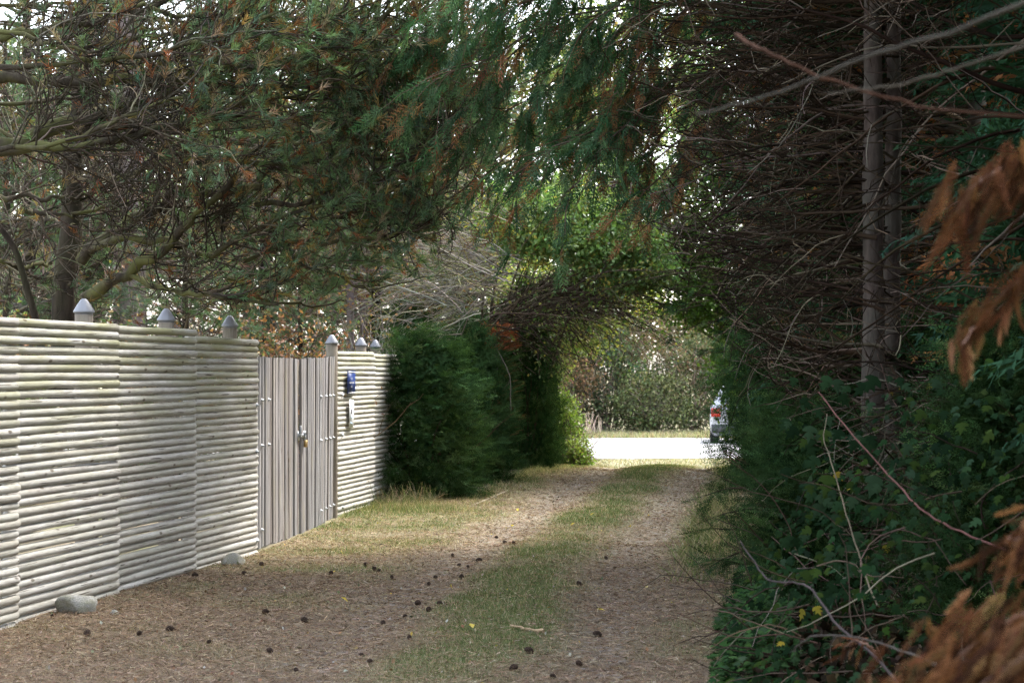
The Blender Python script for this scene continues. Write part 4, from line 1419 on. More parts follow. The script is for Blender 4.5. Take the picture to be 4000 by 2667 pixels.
# dark underside twigs of the arch
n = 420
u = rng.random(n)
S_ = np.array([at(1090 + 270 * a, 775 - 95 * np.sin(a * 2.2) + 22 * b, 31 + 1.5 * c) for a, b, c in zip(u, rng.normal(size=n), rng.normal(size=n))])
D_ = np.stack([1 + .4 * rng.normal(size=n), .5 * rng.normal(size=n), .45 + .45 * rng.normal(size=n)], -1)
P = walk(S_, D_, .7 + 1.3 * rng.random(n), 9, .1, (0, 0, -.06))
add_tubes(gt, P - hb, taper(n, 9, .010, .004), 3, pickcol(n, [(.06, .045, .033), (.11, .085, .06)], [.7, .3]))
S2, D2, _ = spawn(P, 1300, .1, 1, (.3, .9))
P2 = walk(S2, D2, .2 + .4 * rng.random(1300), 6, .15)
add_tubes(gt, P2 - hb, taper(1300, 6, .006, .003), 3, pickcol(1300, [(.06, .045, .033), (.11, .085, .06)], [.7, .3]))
g = Geo()
n = 3600
i = rng.integers(0, len(P2), n)
leaves(g, P2[i, rng.integers(2, 6, n)] + rng.normal(size=(n, 3)) * .12 - hb, .06 * (.7 + .6 * rng.random(n)), pickcol(n, [(.09, .14, .04), (.06, .10, .03), (.2, .19, .05)], [.5, .3, .2]), .65, .3, .14, (0, 0, .7))
obj('leaves', g.mesh('leaves', M['broad']), hz)
o = obj('twigs', gt.mesh('twigs', M['twig'], True), hz)
o['kind'] = 'stuff'
for k in range(9):
    g = Geo()
    e = at(1120 + 40 * k, 700 - 30 * abs(4 - k) * rng.random() - 60, 30.5 + rng.normal() * .5)
    s_ = hb + np.array([rng.normal() * .18, rng.normal() * .2, -.05])
    add_tubes(g, np.array([poly([s_, s_ * .4 + e * .6 + [-.25, 0, .2], e], 10)]) - hb, taper(1, 10, .03, .012), 6, np.array([[.13, .105, .08]]))
    obj('stem', g.mesh('stem', M['twig'], True), hz)

def crown_tree(name, label, base, blobs, n, size, cols, w, limbs=14, mat='broad', trunk_r=.08, group=None, up=(0, 0, .7), clump=.13, twc=(.14, .11, .09), per=26):
    """blobs: list of (centre, radii, share)"""
    base = np.array(base, float)
    t = thing(name, label, 'tree', base, 0, group)
    cs = np.array([b[0] for b in blobs], float)
    top = cs.mean(0)
    g = Geo()
    tp = poly([base + [0, 0, -.2], base * .5 + top * .5 * np.array([1, 1, 1]), top], 8, .02)
    tp[:, :2] = base[:2] + (tp[:, :2] - base[:2]) * np.linspace(0, 1, 8)[:, None] ** 1.5
    add_tubes(g, tp[None] - base, taper(1, 8, trunk_r, trunk_r * .4), 8)
    obj('trunk', g.mesh('trunk', M['barkdark'], True, False), t)
    tw, lf = Geo(), Geo()
    for (c, r, sh) in blobs:
        c, r = np.array(c, float), np.array(r, float)
        k = int(n * sh)
        ncl = max(12, k // per)
        q = norm(rng.normal(size=(ncl, 3))) * (.3 + .75 * rng.random((ncl, 1)) ** .55)
        cl = c + q * r
        i = rng.integers(0, ncl, k)
        cc = pickcol(ncl, cols, w, .15)
        leaves(lf, cl[i] - base + rng.normal(size=(k, 3)) * clump * np.array([1, 1, .6]), size * (.7 + .6 * rng.random(k)), np.clip(cc[i] * (1 + .2 * rng.normal(size=(k, 1))), .005, .9), .6, .35, .14, up)
        m = max(6, int(limbs * sh * 3))
        tgt = cl[rng.integers(0, ncl, m)]
        st = tp[rng.integers(3, 8, m)]
        P = np.array([poly([a, a * .5 + b * .5 + rng.normal(size=3) * .15, b], 7) for a, b in zip(st, tgt)])
        add_tubes(tw, P - base, taper(m, 7, .02, .005), 4, pickcol(m, [twc], [1]))
        S2, D2, _ = spawn(P, m * 8, .4, 1)
        P2 = walk(S2, D2, .2 + .4 * rng.random(m * 8), 5, .2)
        add_tubes(tw, P2 - base, taper(m * 8, 5, .006, .003), 3, pickcol(m * 8, [twc], [1]))
    obj('branches', tw.mesh('branches', M['twig'], True), t)
    obj('crown', lf.mesh('crown', M[mat]), t)
    return t

def B(x, y, d, rx, rz, ry=.8, sh=1.0):
    return (at(x, y, d), (rx * d / F, ry, rz * d / F), sh)
cg = [(.15, .25, .075), (.11, .19, .055), (.21, .27, .09), (.34, .29, .07)]
crown_tree('beech_tree', 'sunlit green beech whose leaves roof the far end of the lane', (4.3, 31.5, -.1), [B(1330, 530, 28.3, 170, 85, .7, .3), B(1430, 595, 28.5, 120, 80, .7, .22), B(1220, 500, 28.6, 130, 85, .7, .2), B(1500, 480, 30, 120, 110, .8, .2), B(1390, 420, 31, 140, 60, .8, .16), B(1620, 300, 30.5, 80, 150, .7, .22), B(1640, 90, 30.5, 90, 130, .7, .16)], 26000, .07, cg, [.4, .32, .18, .1], 16)
crown_tree('field_maple', 'yellow-green maple leaning over the left side of the lane mouth', (-.2, 36, -.2), [B(1330, 740, 35.5, 85, 70, .7, .45), B(1260, 800, 35, 40, 90, .5, .2), B(1420, 690, 35.5, 90, 45, .6, .25), B(1190, 640, 35, 90, 60, .7, .15)], 9000, .07, [(.18, .24, .05), (.13, .19, .04), (.26, .28, .07), (.32, .26, .06)], [.4, .3, .2, .1], 12)
crown_tree('maple_tree', 'leafy green maple lit from behind on the right of the opening', (4.6, 30.5, -.1), [B(1590, 660, 30, 90, 90, .6, .3), B(1700, 800, 30, 60, 120, .6, .3), B(1735, 950, 29.5, 55, 90, .5, .25), B(1620, 560, 30.5, 90, 60, .6, .15), B(1690, 420, 30.5, 120, 120, .7, .3)], 10500, .075, [(.14, .26, .045), (.10, .19, .035), (.2, .3, .07)], [.45, .35, .2], 12)
crown_tree('oak_tree', 'pale sunlit tree glimpsed behind the hanging cypress fronds', (-.2, 42, -.3), [B(1180, 250, 40, 260, 200, 1.6, .4), B(1430, 200, 41, 200, 220, 1.6, .3), B(1050, 520, 40, 160, 120, 1.4, .3)], 16000, .15, [(.15, .2, .06), (.24, .23, .09), (.30, .2, .1)], [.5, .3, .2], 10, trunk_r=.14, clump=.3)
crown_tree('oak_tree', 'pale tree behind the pines above the gate', (-4.0, 41, -.3), [B(700, 350, 41, 280, 260, 1.8, .5), B(850, 600, 40, 160, 140, 1.4, .3), B(480, 500, 41, 240, 200, 1.6, .2)], 16000, .16, [(.13, .17, .07), (.22, .2, .09), (.26, .16, .09)], [.5, .25, .25], 10, trunk_r=.14, clump=.3)
crown_tree('oak_tree', 'pale tree far behind the leftmost mossy limbs', (-10.0, 43, -.3), [B(150, 400, 43, 300, 300, 1.8, .6), B(60, 650, 42, 240, 140, 1.4, .4)], 15000, .16, [(.13, .19, .07), (.2, .22, .1), (.2, .14, .08)], [.6, .25, .15], 10, trunk_r=.14, clump=.3)
bush('garden_shrub', 'russet leaved shrub behind the gate top', 'shrub', (*at(640, 760, 24.5)[:2], 1.2), (1.0, .7, 1.0), 3200, .06, [(.28, .14, .07), (.2, .1, .06), (.2, .19, .07)], [.5, .3, .2], M['broad'], 40, clump=.16)
bush('garden_shrub', 'russet and green shrub behind the first capped posts', 'shrub', (*at(350, 760, 24)[:2], 1.1), (1.3, .7, .9), 2600, .06, [(.2, .11, .07), (.1, .13, .06), (.28, .2, .1)], [.4, .4, .2], M['broad'], 46, clump=.16)
bush('garden_shrub', 'greenish shrub at the left edge behind the fence', 'shrub', (*at(40, 760, 24)[:2], 1.2), (.9, .7, 1.1), 2600, .07, [(.13, .18, .06), (.2, .22, .09), (.26, .14, .07)], [.5, .3, .2], M['broad'], 40, clump=.16)
bush('garden_shrub', 'grey twiggy shrub above the fence end posts', 'shrub', (*at(840, 720, 28.5)[:2], 1.4), (.8, .6, 1.2), 900, .05, [(.3, .2, .1), (.2, .2, .08)], [.5, .5], M['broad'], 90, clump=.2, twc=(.36, .33, .29))

# ------------------------------------------------------------------ hedge across the road
hedge = [('copper', 1290, 850, 60, 1.15, 1.5, [(.34, .22, .13), (.26, .16, .09), (.14, .15, .07)], [.5, .3, .2], 'tan leaved shrub across the road behind the bright green shrub'),
         ('green', 1390, 870, 60.5, 1.3, 1.45, [(.09, .14, .08), (.13, .17, .08), (.06, .09, .05)], [.45, .35, .2], 'blue-green shrub across the road, middle of the opening'),
         ('pink', 1480, 800, 62, 1.6, 1.9, [(.30, .19, .14), (.24, .2, .11), (.16, .17, .08)], [.45, .3, .25], 'tall pinkish brown shrub across the road'),
         ('green2', 1500, 930, 59.5, 1.2, .95, [(.17, .2, .09), (.22, .2, .11), (.09, .12, .06)], [.5, .25, .25], 'low olive shrub at the verge across the road'),
         ('green3', 1590, 880, 60.5, 1.3, 1.5, [(.12, .16, .08), (.2, .19, .1), (.27, .2, .12)], [.5, .3, .2], 'green shrub across the road left of the car'),
         ('brown', 1660, 820, 62, 1.5, 1.9, [(.2, .16, .09), (.12, .14, .07), (.28, .2, .12)], [.4, .4, .2], 'brownish shrub across the road behind the car'),
         ('brown2', 1220, 820, 62, 1.5, 2.0, [(.26, .2, .11), (.16, .18, .08)], [.5, .5], 'brownish shrub across the road hidden by the yews'),
         ('tan2', 1370, 760, 63, 1.6, 1.6, [(.30, .26, .15), (.2, .22, .1), (.36, .25, .15)], [.4, .4, .2], 'pale shrub at the back of the hedge across the road')]
for nm, x, y, d, rx, rz, cols, w, lab in hedge:
    p_ = at(x, y, d)
    bush('hedge_shrub', lab, 'shrub', p_, (rx, .9, rz), 6500, .10, np.array(cols) * .62, w, M['leaf'], 46, clump=.17, group='shrubs of the hedge across the road', twc=(.22, .18, .15), up=(0, 0, .6))
for lab, x, d, sc in [('large round tree far beyond the hedge, left', 1130, 78, 2.6), ('large round tree far beyond the hedge, centre', 1420, 82, 2.6), ('large round tree far beyond the hedge, right', 1700, 80, 2.6)]:
    p_ = at(x, 640, d)
    crown_tree('distant_tree', lab, (p_[0], d, -.2), [((p_[0], d, 4.6), (3.4, 2.0, 3.4), 1.0)], 4200, .3, [(.1, .14, .06), (.16, .18, .08)], [.6, .4], 8, trunk_r=.2, clump=.4, group='trees beyond the hedge')
# dry stalks
g = Geo()
n = 46
S_ = np.array([at(1300 + 80 * rng.random(), 985, 58 + rng.random()) for _ in range(n)])
S_[:, 2] = gz(S_[:, 0], S_[:, 1]) - .02
P = walk(S_, np.stack([.18 * rng.normal(size=n), .1 * rng.normal(size=n), np.ones(n)], -1), .35 + .4 * rng.random(n), 6, .06)
bS = S_[0].copy()
add_tubes(g, P - bS, taper(n, 6, .013, .006), 3, pickcol(n, [(.5, .4, .3)], [1]))
tag(obj('dry_stalks', g.mesh('dry_stalks', M['twig'], True), None, bS), 'clump of dry pale stalks on the far verge', 'plant', kind='stuff')

# ------------------------------------------------------------------ ivy, brambles and ground cover on the right bank
def ivy_proto():
    o = [(0, 0), (.10, -.30), (.34, -.42), (.36, -.16), (.66, -.34), (.62, -.12), (1.0, 0), (.62, .12), (.66, .34), (.36, .16), (.34, .42), (.10, .30)]
    V = [(.34, 0, .03)] + [(x, y, -.10 * abs(y) - .06 * x * x) for x, y in o]
    T = [(0, i, i % 12 + 1) for i in range(1, 13)]
    return np.array(V), np.array(T)
IVY = ivy_proto()

def bank(x, y):
    """height of the overgrown bank above the ground"""
    e = x - lane_r(y)
    return np.clip(e * 1.5, 0, .95) + .45 * np.clip(e - .6, 0, 1)

ivb = np.array([1.9, 10.0, 0.0])
iv = thing('ivy_bank', 'dark ivy scrambling over the bank at the lower right', 'ivy', ivb)
ivc = [(.009, .021, .009), (.013, .029, .012), (.021, .04, .02), (.022, .038, .009), (.17, .13, .02)]
n = 4300
yy = 7.6 + 6.6 * rng.random(n)
xx = lane_r(yy) + .05 + 1.9 * rng.random(n) ** 1.1
zz = gz(xx, yy) + .02 + bank(xx, yy) * (.15 + .95 * rng.random(n) ** .6) * (np.arange(n) < 1900)
P = np.stack([xx, yy, zz], -1) - ivb
D = np.stack([-.5 + .6 * rng.normal(size=n), -.4 + .5 * rng.normal(size=n), -.7 + .3 * rng.normal(size=n)], -1)
Uv = norm(np.stack([-.6 + .4 * rng.normal(size=n), -.6 + .4 * rng.normal(size=n), .9 + 0 * xx], -1))
g = Geo()
place(g, IVY[0], IVY[1], P, D, Uv, .035 + .035 * rng.random(n), pickcol(n, ivc, [.4, .3, .15, .14, .01]))
o = obj('small_leaves', g.mesh('small_leaves', M['ivy']), iv)
o['kind'] = 'stuff'
# the big ivy leaves one can pick apart
LEAFM = []
for k in range(9):
    g = Geo()
    place(g, IVY[0], IVY[1], np.zeros((1, 3)), np.array([[1., 0, 0]]), np.array([[0, 0, 1.]]), 1.0, np.array([ivc[k % 4] if k < 8 else ivc[4]]) * (.8 + .06 * k))
    LEAFM.append(g.mesh('leaf', M['ivy']))
spots = [(1905, 870), (1930, 905), (1990, 880), (2015, 865), (1965, 1010), (1990, 1000), (1905, 1090), (1890, 1130), (1925, 1180), (1960, 1140), (1990, 1160), (2010, 1090), (1940, 1250), (1985, 1230), (2000, 1290), (1880, 1050), (1850, 1010), (1830, 980)]
k = 0
for (px_, py_) in spots + [(1800 + 420 * rng.random(), 860 + 560 * rng.random()) for _ in range(150)]:
    d = 9.4 + 1.6 * rng.random()
    p_ = at(px_, py_, d)
    if p_[2] < float(gz(p_[0], p_[1])) + .03 or p_[0] < float(lane_r(p_[1])) + .1:
        continue
    o = obj('leaf', LEAFM[8 if rng.random() < .02 else int(rng.integers(0, 8))], iv, p_ - ivb)
    s = .075 + .06 * rng.random() if k < len(spots) else .05 + .05 * rng.random()
    dv = Vector((-.3 + .6 * rng.normal(), -.3 + .3 * rng.normal(), -.9))
    X = dv.normalized()
    up = Vector((-.3 + .3 * rng.normal(), -1, .5))
    Y = up.cross(X).normalized()
    o.matrix_local = Matrix.Translation(Vector(p_ - ivb)) @ Matrix((X, Y, X.cross(Y))).transposed().to_4x4() @ Matrix.Diagonal((s, s, s, 1))
    k += 1
# stems through the bank
g = Geo()
n = 170
yy = 8.2 + 5.5 * rng.random(n)
xx = lane_r(yy) + .1 + 1.7 * rng.random(n)
S_ = np.stack([xx, yy, gz(xx, yy) + bank(xx, yy) * rng.random(n)], -1)
P = walk(S_, np.stack([-.6 + .7 * rng.normal(size=n), -.5 + .5 * rng.normal(size=n), .3 + .6 * rng.normal(size=n)], -1), .3 + .6 * rng.random(n), 9, .16, (0, 0, -.03), .05)
add_tubes(g, P - ivb, taper(n, 9, .004, .0018), 4, pickcol(n, [(.10, .075, .055), (.06, .042, .03), (.17, .15, .1)], [.45, .4, .15]))
o = obj('stems', g.mesh('stems', M['twig'], True), iv)
o['kind'] = 'stuff'

# dark leaf mould under the bank
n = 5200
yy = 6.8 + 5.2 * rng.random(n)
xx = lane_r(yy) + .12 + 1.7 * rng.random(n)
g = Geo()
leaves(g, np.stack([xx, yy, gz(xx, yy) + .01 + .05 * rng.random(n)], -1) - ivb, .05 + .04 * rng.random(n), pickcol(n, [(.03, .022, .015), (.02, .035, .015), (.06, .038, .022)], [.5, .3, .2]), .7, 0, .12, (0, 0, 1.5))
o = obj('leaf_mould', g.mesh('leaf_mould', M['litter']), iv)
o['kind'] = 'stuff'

# glossy low ground cover spilling onto the lane edge
gc = thing('ground_cover', 'glossy green ground ivy spilling over the lane edge', 'ground cover', (1.2, 10.8, 0))
n = 1700
yy = 9.6 + 2.9 * rng.random(n)
xx = lane_r(yy) - .02 + .42 * rng.random(n) ** .8
zz = gz(xx, yy) + .02 + .2 * rng.random(n) * np.clip((xx - lane_r(yy)) * 5 + .2, 0, 1.2)
P = np.stack([xx, yy, zz], -1) - np.array([1.2, 10.8, 0])
D = np.stack([-.7 + .6 * rng.normal(size=n), -.6 + .6 * rng.normal(size=n), -.1 + .25 * rng.normal(size=n)], -1)
g = Geo()
place(g, IVY[0], IVY[1], P, D, norm(np.array([-.2, -.2, 1]) + .3 * rng.normal(size=(n, 3))), .035 + .03 * rng.random(n), pickcol(n, [(.034, .072, .022), (.027, .058, .021), (.045, .072, .036)], [.4, .4, .2]))
gc['kind'] = 'stuff'
o = obj('leaves', g.mesh('leaves', M['ivy']), gc)

# thorny bramble canes arching in front of the bank
def cane(label, px, d, r, col, name='bramble_cane', cat='cane', thorns=True, grp='bramble canes in front of the bank'):
    p0 = at(px[0][0], px[0][1], d[0])
    t = thing(name, label, cat, p0, 0, grp)
    LP = poly([at(x, y, d[0] + (d[1] - d[0]) * i / (len(px) - 1)) for i, (x, y) in enumerate(px)], 26, .002)
    g = Geo()
    add_tubes(g, LP[None] - p0, taper(1, 26, r, r * .45), 6, np.array([col]))
    obj('stem', g.mesh('stem', M['twig'], True), t)
    if thorns:
        S_, D_, _ = spawn(LP[None], 36, .05, 1, (1.1, 1.6))
        g = Geo()
        add_tubes(g, walk(S_, D_, .008 + .03 * rng.random(36) ** 3, 3, .1) - p0, taper(36, 3, .0014, .0005), 3, np.tile([col], (36, 1)))
        o = obj('thorns', g.mesh('thorns', M['twig']), t)
        o['kind'] = 'stuff'
    return t
cane('grey-purple bramble cane forking low in front of the yew', [(2090, 1600), (2000, 1500), (1930, 1440), (1870, 1360), (1830, 1337), (1770, 1335), (1740, 1300), (1700, 1240)], (6.4, 7.4), .005, (.075, .06, .06))
cane('grey bramble cane bending down near the rust fronds', [(2352, 1640), (2160, 1530), (2060, 1490), (1960, 1462), (1880, 1460), (1835, 1478), (1825, 1495)], (5.6, 6.4), .0045, (.08, .07, .062))
cane('reddish bramble cane crossing the dark gap by the trunk foot', [(2352, 1280), (2230, 1230), (2130, 1180), (2060, 1110), (1960, 1000), (1880, 900)], (8, 9), .006, (.16, .08, .07))
cane('pale straight cane leaning in the ivy bank', [(2015, 1390), (1985, 1310), (1950, 1200), (1915, 1080), (1893, 1010), (1900, 950)], (8.2, 9.4), .0045, (.15, .125, .085), 'bare_cane', 'cane', False, 'bare canes in the ivy bank')
cane('thin dry shoot stretching over the lane from the ground ivy', [(1735, 1395), (1660, 1365), (1600, 1352), (1530, 1342)], (12.0, 12.6), .004, (.08, .06, .05), 'bare_shoot', 'shoot', False, 'thin shoots over the lane edge')

# ------------------------------------------------------------------ rust coloured dead fronds close to the lens
def dead_frond_branch(label, px, d, n, seed, size=(.07, .12), droop=-1.0, spread=.04):
    p0 = at(px[0][0], px[0][1], d)
    t = thing('dead_cypress_branch', label, 'branch', p0, 0, 'dead rust coloured branches near the lens')
    LP = poly([at(x, y, d + .04 * rng.normal()) for x, y in px], 16, .003)
    g = Geo()
    add_tubes(g, LP[None] - p0, taper(1, 16, .006, .0018), 6, np.array([[.2, .12, .09]]))
    obj('stem', g.mesh('stem', M['twig'], True), t)
    S_, D_, _ = spawn(LP[None], n, .05, 1, (.3, 1.0))
    S_ = S_ + rng.normal(size=S_.shape) * spread * np.array([1, 1.5, .8])
    D_ = D_ * .6 + np.array([-.15, -.1, droop])
    g = Geo()
    frond_field(g, S_ - p0, D_, size[0] + (size[1] - size[0]) * rng.random(n), CYP_FINE, [(.17, .08, .042), (.095, .043, .023), (.28, .165, .095), (.045, .022, .014)], [.35, .3, .15, .2], up=(0, -1, .2), upj=.7)
    o = obj('fronds', g.mesh('fronds', M['dead']), t)
    return t
dead_frond_branch('hanging rust fronds at the upper right edge, topmost of them', [(2470, 300), (2390, 350), (2310, 380), (2240, 430), (2200, 490)], 3.9, 100, 1, (.06, .12), -1.0, .03)
dead_frond_branch('rust frond spray below the topmost one at the right edge', [(2450, 540), (2390, 600), (2320, 660), (2260, 720), (2210, 790)], 3.8, 70, 2, (.05, .10), -.8, .016)
dead_frond_branch('small rust fronds halfway down the right edge', [(2460, 1190), (2410, 1210), (2350, 1230), (2310, 1250)], 3.6, 56, 3, (.06, .10), -.5, .026)
dead_frond_branch('large mass of rust fronds in the lower right corner', [(2500, 1390), (2400, 1400), (2310, 1430), (2230, 1490), (2150, 1560), (2090, 1640)], 3.5, 170, 4, (.06, .12), -.9, .05)
dead_frond_branch('second mass of rust fronds right at the bottom corner', [(2480, 1480), (2380, 1500), (2300, 1540), (2200, 1600)], 3.2, 120, 5, (.06, .11), -.9, .045)
dead_frond_branch('small curled rust frond lying in the ivy', [(2010, 1500), (1990, 1480), (1960, 1470), (1940, 1490)], 6.5, 12, 6, (.05, .09), -.6, .02)
cane('out of focus grey branch slanting across the upper right', [(2480, -60), (2250, 50), (2000, 130), (1800, 210), (1600, 265)], (3.2, 3.9), .0045, (.08, .075, .063), 'bare_branch', 'branch', False, 'out of focus branches near the lens')
cane('out of focus red-brown branch falling to the right edge', [(1690, 80), (1760, 120), (1900, 180), (2100, 240), (2380, 275)], (4.6, 3.9), .005, (.06, .03, .019), 'bare_branch', 'branch', False, 'out of focus branches near the lens')
cane('out of focus pale twig below the slanting grey branch', [(2480, 70), (2250, 140), (2080, 190), (1900, 215)], (3.5, 4.1), .0035, (.08, .07, .055), 'bare_branch', 'branch', False, 'out of focus branches near the lens')

# ------------------------------------------------------------------ grass, needle litter
def fence_x(y):
    return np.interp(y, [8, 12.14, 17.5, 21.9, 26], [-3.7, -3.06, -2.26, -1.93, -1.45])
def lane_points(n, y0, y1, pw=1.0):
    y = y0 * (y1 / y0) ** (rng.random(n) ** pw)
    lo = np.where(y < 26, fence_x(y) + .02, lane_c(y) - 1.9)
    hi = lane_r(y) + .35
    x = lo + (hi - lo) * rng.random(n)
    return x, y
def blades(geo, x, y, h, w, C, lean=.5):
    n = len(x)
    z = gz(x, y)
    B0 = np.stack([x, y, z - .004], -1)
    a = rng.random(n) * 6.28
    X = np.stack([np.cos(a), np.sin(a), 0 * a], -1) * (w * .5)[:, None]
    ln = rng.normal(size=(n, 2)) * lean
    tip = B0 + np.stack([ln[:, 0] * h, ln[:, 1] * h, h], -1)
    V = np.stack([B0 - X, B0 + X, tip], 1).reshape(-1, 3)
    geo.add(V, T=np.arange(3 * n).reshape(-1, 3), C=np.repeat(C, 3, 0))

x, y = lane_points(330000, 9.5, 35)
tr_, gr_, st_ = masks(x, y)
keep = rng.random(len(x)) < np.clip(gr_ * .95 + st_ * .55 * (1 - tr_) + .05, .02, 1) * (1 - .8 * tr_)
x, y, tr_, gr_, st_ = x[keep], y[keep], tr_[keep], gr_[keep], st_[keep]
n = len(x)
edge = np.clip((fence_x(y) + .5 - x) / .5, 0, 1) * (y > 22) + np.clip((x - lane_c(y) - 1.05) / .5, 0, 1) * (y > 13)
edge = np.clip(edge + np.clip((lane_c(y) - 1.3 - x) / .4, 0, 1) * (y > 22.5), 0, 1)
h = (.015 + .026 * rng.random(n)) * (1 + 2.2 * edge * rng.random(n)) * (.7 + .5 * gr_)
w = np.clip(.0028 * y / 11, .003, .008) * (.7 + .6 * rng.random(n))
isg = rng.random(n) < np.clip(gr_ * .95, .08, .8)
C = np.where(isg[:, None], pickcol(n, [(.10, .14, .05), (.07, .105, .04), (.16, .18, .075)], [.5, .3, .2]), pickcol(n, [(.38, .31, .20), (.27, .21, .13), (.48, .41, .29)], [.5, .3, .2]))
g = Geo()
blades(g, x, y, h, w, C)
tag(obj('grass', g.mesh('grass', M['grass'])), 'short mixed green and straw coloured grass on the lane', 'grass', kind='stuff')

x, y = lane_points(225000, 9.4, 32, 1.25)
tr_, gr_, st_ = masks(x, y)
keep = rng.random(len(x)) < np.clip(.95 - .55 * gr_ - .3 * st_, .15, 1)
x, y = x[keep], y[keep]
n = len(x)
a = rng.random(n) * 6.28
ln = .03 + .05 * rng.random(n)
d = np.stack([np.cos(a), np.sin(a), .22 * rng.normal(size=n)], -1)
c0 = np.stack([x, y, gz(x, y) + .004 + .012 * rng.random(n)], -1)
wv = np.stack([-np.sin(a), np.cos(a), .5 * rng.normal(size=n)], -1) * (np.clip(.0015 * y / 10, .0015, .004))[:, None]
V = np.stack([c0 - d * ln[:, None] * .5 - wv, c0 - d * ln[:, None] * .5 + wv, c0 + d * ln[:, None] * .5], 1).reshape(-1, 3)
g = Geo().add(V, T=np.arange(3 * n).reshape(-1, 3), C=np.repeat(pickcol(n, [(.26, .185, .12), (.165, .11, .072), (.40, .32, .225), (.08, .056, .04)], [.42, .3, .17, .11]), 3, 0))
tag(obj('needle_litter', g.mesh('needle_litter', M['litter'])), 'fallen brown pine needles carpeting the near part of the lane', 'litter', kind='stuff')

# leaf crumbs and pale chips
x, y = lane_points(1500, 9.5, 30)
n = len(x)
g = Geo()
leaves(g, np.stack([x, y, gz(x, y) + .012], -1), .012 + .02 * rng.random(n), pickcol(n, [(.36, .34, .29), (.25, .15, .09), (.4, .3, .08), (.16, .18, .1)], [.25, .4, .12, .23]), .7, 0, .1, (0, 0, 3))
tag(obj('leaf_crumbs', g.mesh('leaf_crumbs', M['litter'])), 'small leaf crumbs and pale chips scattered on the lane', 'litter', kind='stuff')

# verge grass along the road
n = 52000
x = -6 + 20 * rng.random(n)
y = np.where(rng.random(n) < .5, 56.2 + 4 * rng.random(n), 33.5 + 8.2 * rng.random(n))
g = Geo()
far_ = y > 50
blades(g, x, y, np.where(far_, .06 + .16 * rng.random(n), .02 + .04 * rng.random(n)), np.where(far_, .03, .016) * np.ones(n), pickcol(n, [(.30, .27, .19), (.15, .17, .09), (.24, .20, .14)], [.5, .3, .2]), .4)
tag(obj('verge_grass', g.mesh('verge_grass', M['grass'])), 'dry grass on both verges of the gravel road', 'grass', kind='stuff')
# tall wisps by the fence end and right verge
n = 1500
u = rng.random(n)
y = np.where(u < .5, 23.5 + 3.5 * rng.random(n), 14.5 + 10 * rng.random(n))
x = np.where(u < .5, fence_x(np.minimum(y, 25.5)) + .05 + .7 * rng.random(n), lane_r(y) - .45 + .5 * rng.random(n))
g = Geo()
zb = gz(x, y)
S_ = np.stack([x, y, zb - .01], -1)
P = walk(S_, np.stack([.45 * rng.normal(size=n), .45 * rng.normal(size=n), np.ones(n)], -1), .1 + .22 * rng.random(n), 5, .12, (0, 0, -.12))
add_tubes(g, P, taper(n, 5, .0032, .0012), 3, pickcol(n, [(.45, .38, .24), (.2, .24, .09), (.13, .18, .06)], [.45, .3, .25]))
tag(obj('tall_grass', g.mesh('tall_grass', M['grass'])), 'longer arching grass along the fence end and right verge', 'grass', kind='stuff')

# ------------------------------------------------------------------ stones, cones, sticks, leaves
def stone(label, x, y, d, w, hgt, seed, rz):
    import bmesh
    bm = bmesh.new()
    bmesh.ops.create_icosphere(bm, subdivisions=3, radius=1.0)
    q = np.random.default_rng(seed)
    ax = q.normal(size=(9, 3))
    ax /= np.linalg.norm(ax, axis=1)[:, None]
    off = .55 + .35 * q.random(9)
    for v in bm.verts:
        p_ = np.array(v.co)
        for a_, o_ in zip(ax, off):
            e = p_ @ a_ - o_
            if e > 0:
                p_ = p_ - a_ * e * .97
        v.co = Vector(p_ * (1 + .02 * q.normal()))
    me = bpy.data.meshes.new('stone')
    bm.to_mesh(me)
    bm.free()
    for f in me.polygons:
        f.use_smooth = True
    me.materials.append(M['stone'])
    p_ = at(x, y, d)
    o = obj('stone', me, None, (p_[0], p_[1], float(gz(p_[0], p_[1])) + hgt * .18))
    o.scale = (w, w * .8, hgt)
    o.rotation_euler = (.1, .12, rz)
    return tag(o, label, 'stone')
stone('rounded lichened stone at the foot of the greenish fence panel', 178, 1390, 12.75, .155, .105, 3, .3)
stone('rounded grey stone lying just before the gate', 538, 1285, 16.35, .13, .10, 8, 1.2)
stone('small dark pebble beside the lichened stone', 262, 1380, 12.6, .03, .025, 5, 0)

def cone_mesh():
    V, T = [], []
    k = 0
    for ring in range(8):
        t_ = ring / 7
        r = .024 * math.sin(math.pi * (.12 + .83 * t_)) ** .8
        zc = -.03 + .06 * t_
        for i in range(8):
            a = (i + .5 * (ring % 2)) / 8 * 2 * math.pi
            c_, s_ = math.cos(a), math.sin(a)
            b = .26
            V += [(r * .45 * math.cos(a - b), r * .45 * math.sin(a - b), zc), (r * .45 * math.cos(a + b), r * .45 * math.sin(a + b), zc), (r * 1.12 * math.cos(a + b * .8), r * 1.12 * math.sin(a + b * .8), zc + .006), (r * 1.12 * math.cos(a - b * .8), r * 1.12 * math.sin(a - b * .8), zc + .006), (r * 1.05 * c_, r * 1.05 * s_, zc - .004)]
            T += [(k, k + 1, k + 2), (k, k + 2, k + 3), (k + 2, k + 4, k + 3), (k + 1, k + 4, k + 2), (k, k + 3, k + 4)]
            k += 5
    g = Geo().add(V, T=T)
    v_, q_ = lathe([(.001, -.032), (.012, -.026), (.016, 0), (.011, .026), (.001, .033)], 8)
    g.add(v_, Q=q_)
    return g.mesh('pine_cone', M['cone'], False, False)
CONE = cone_mesh()
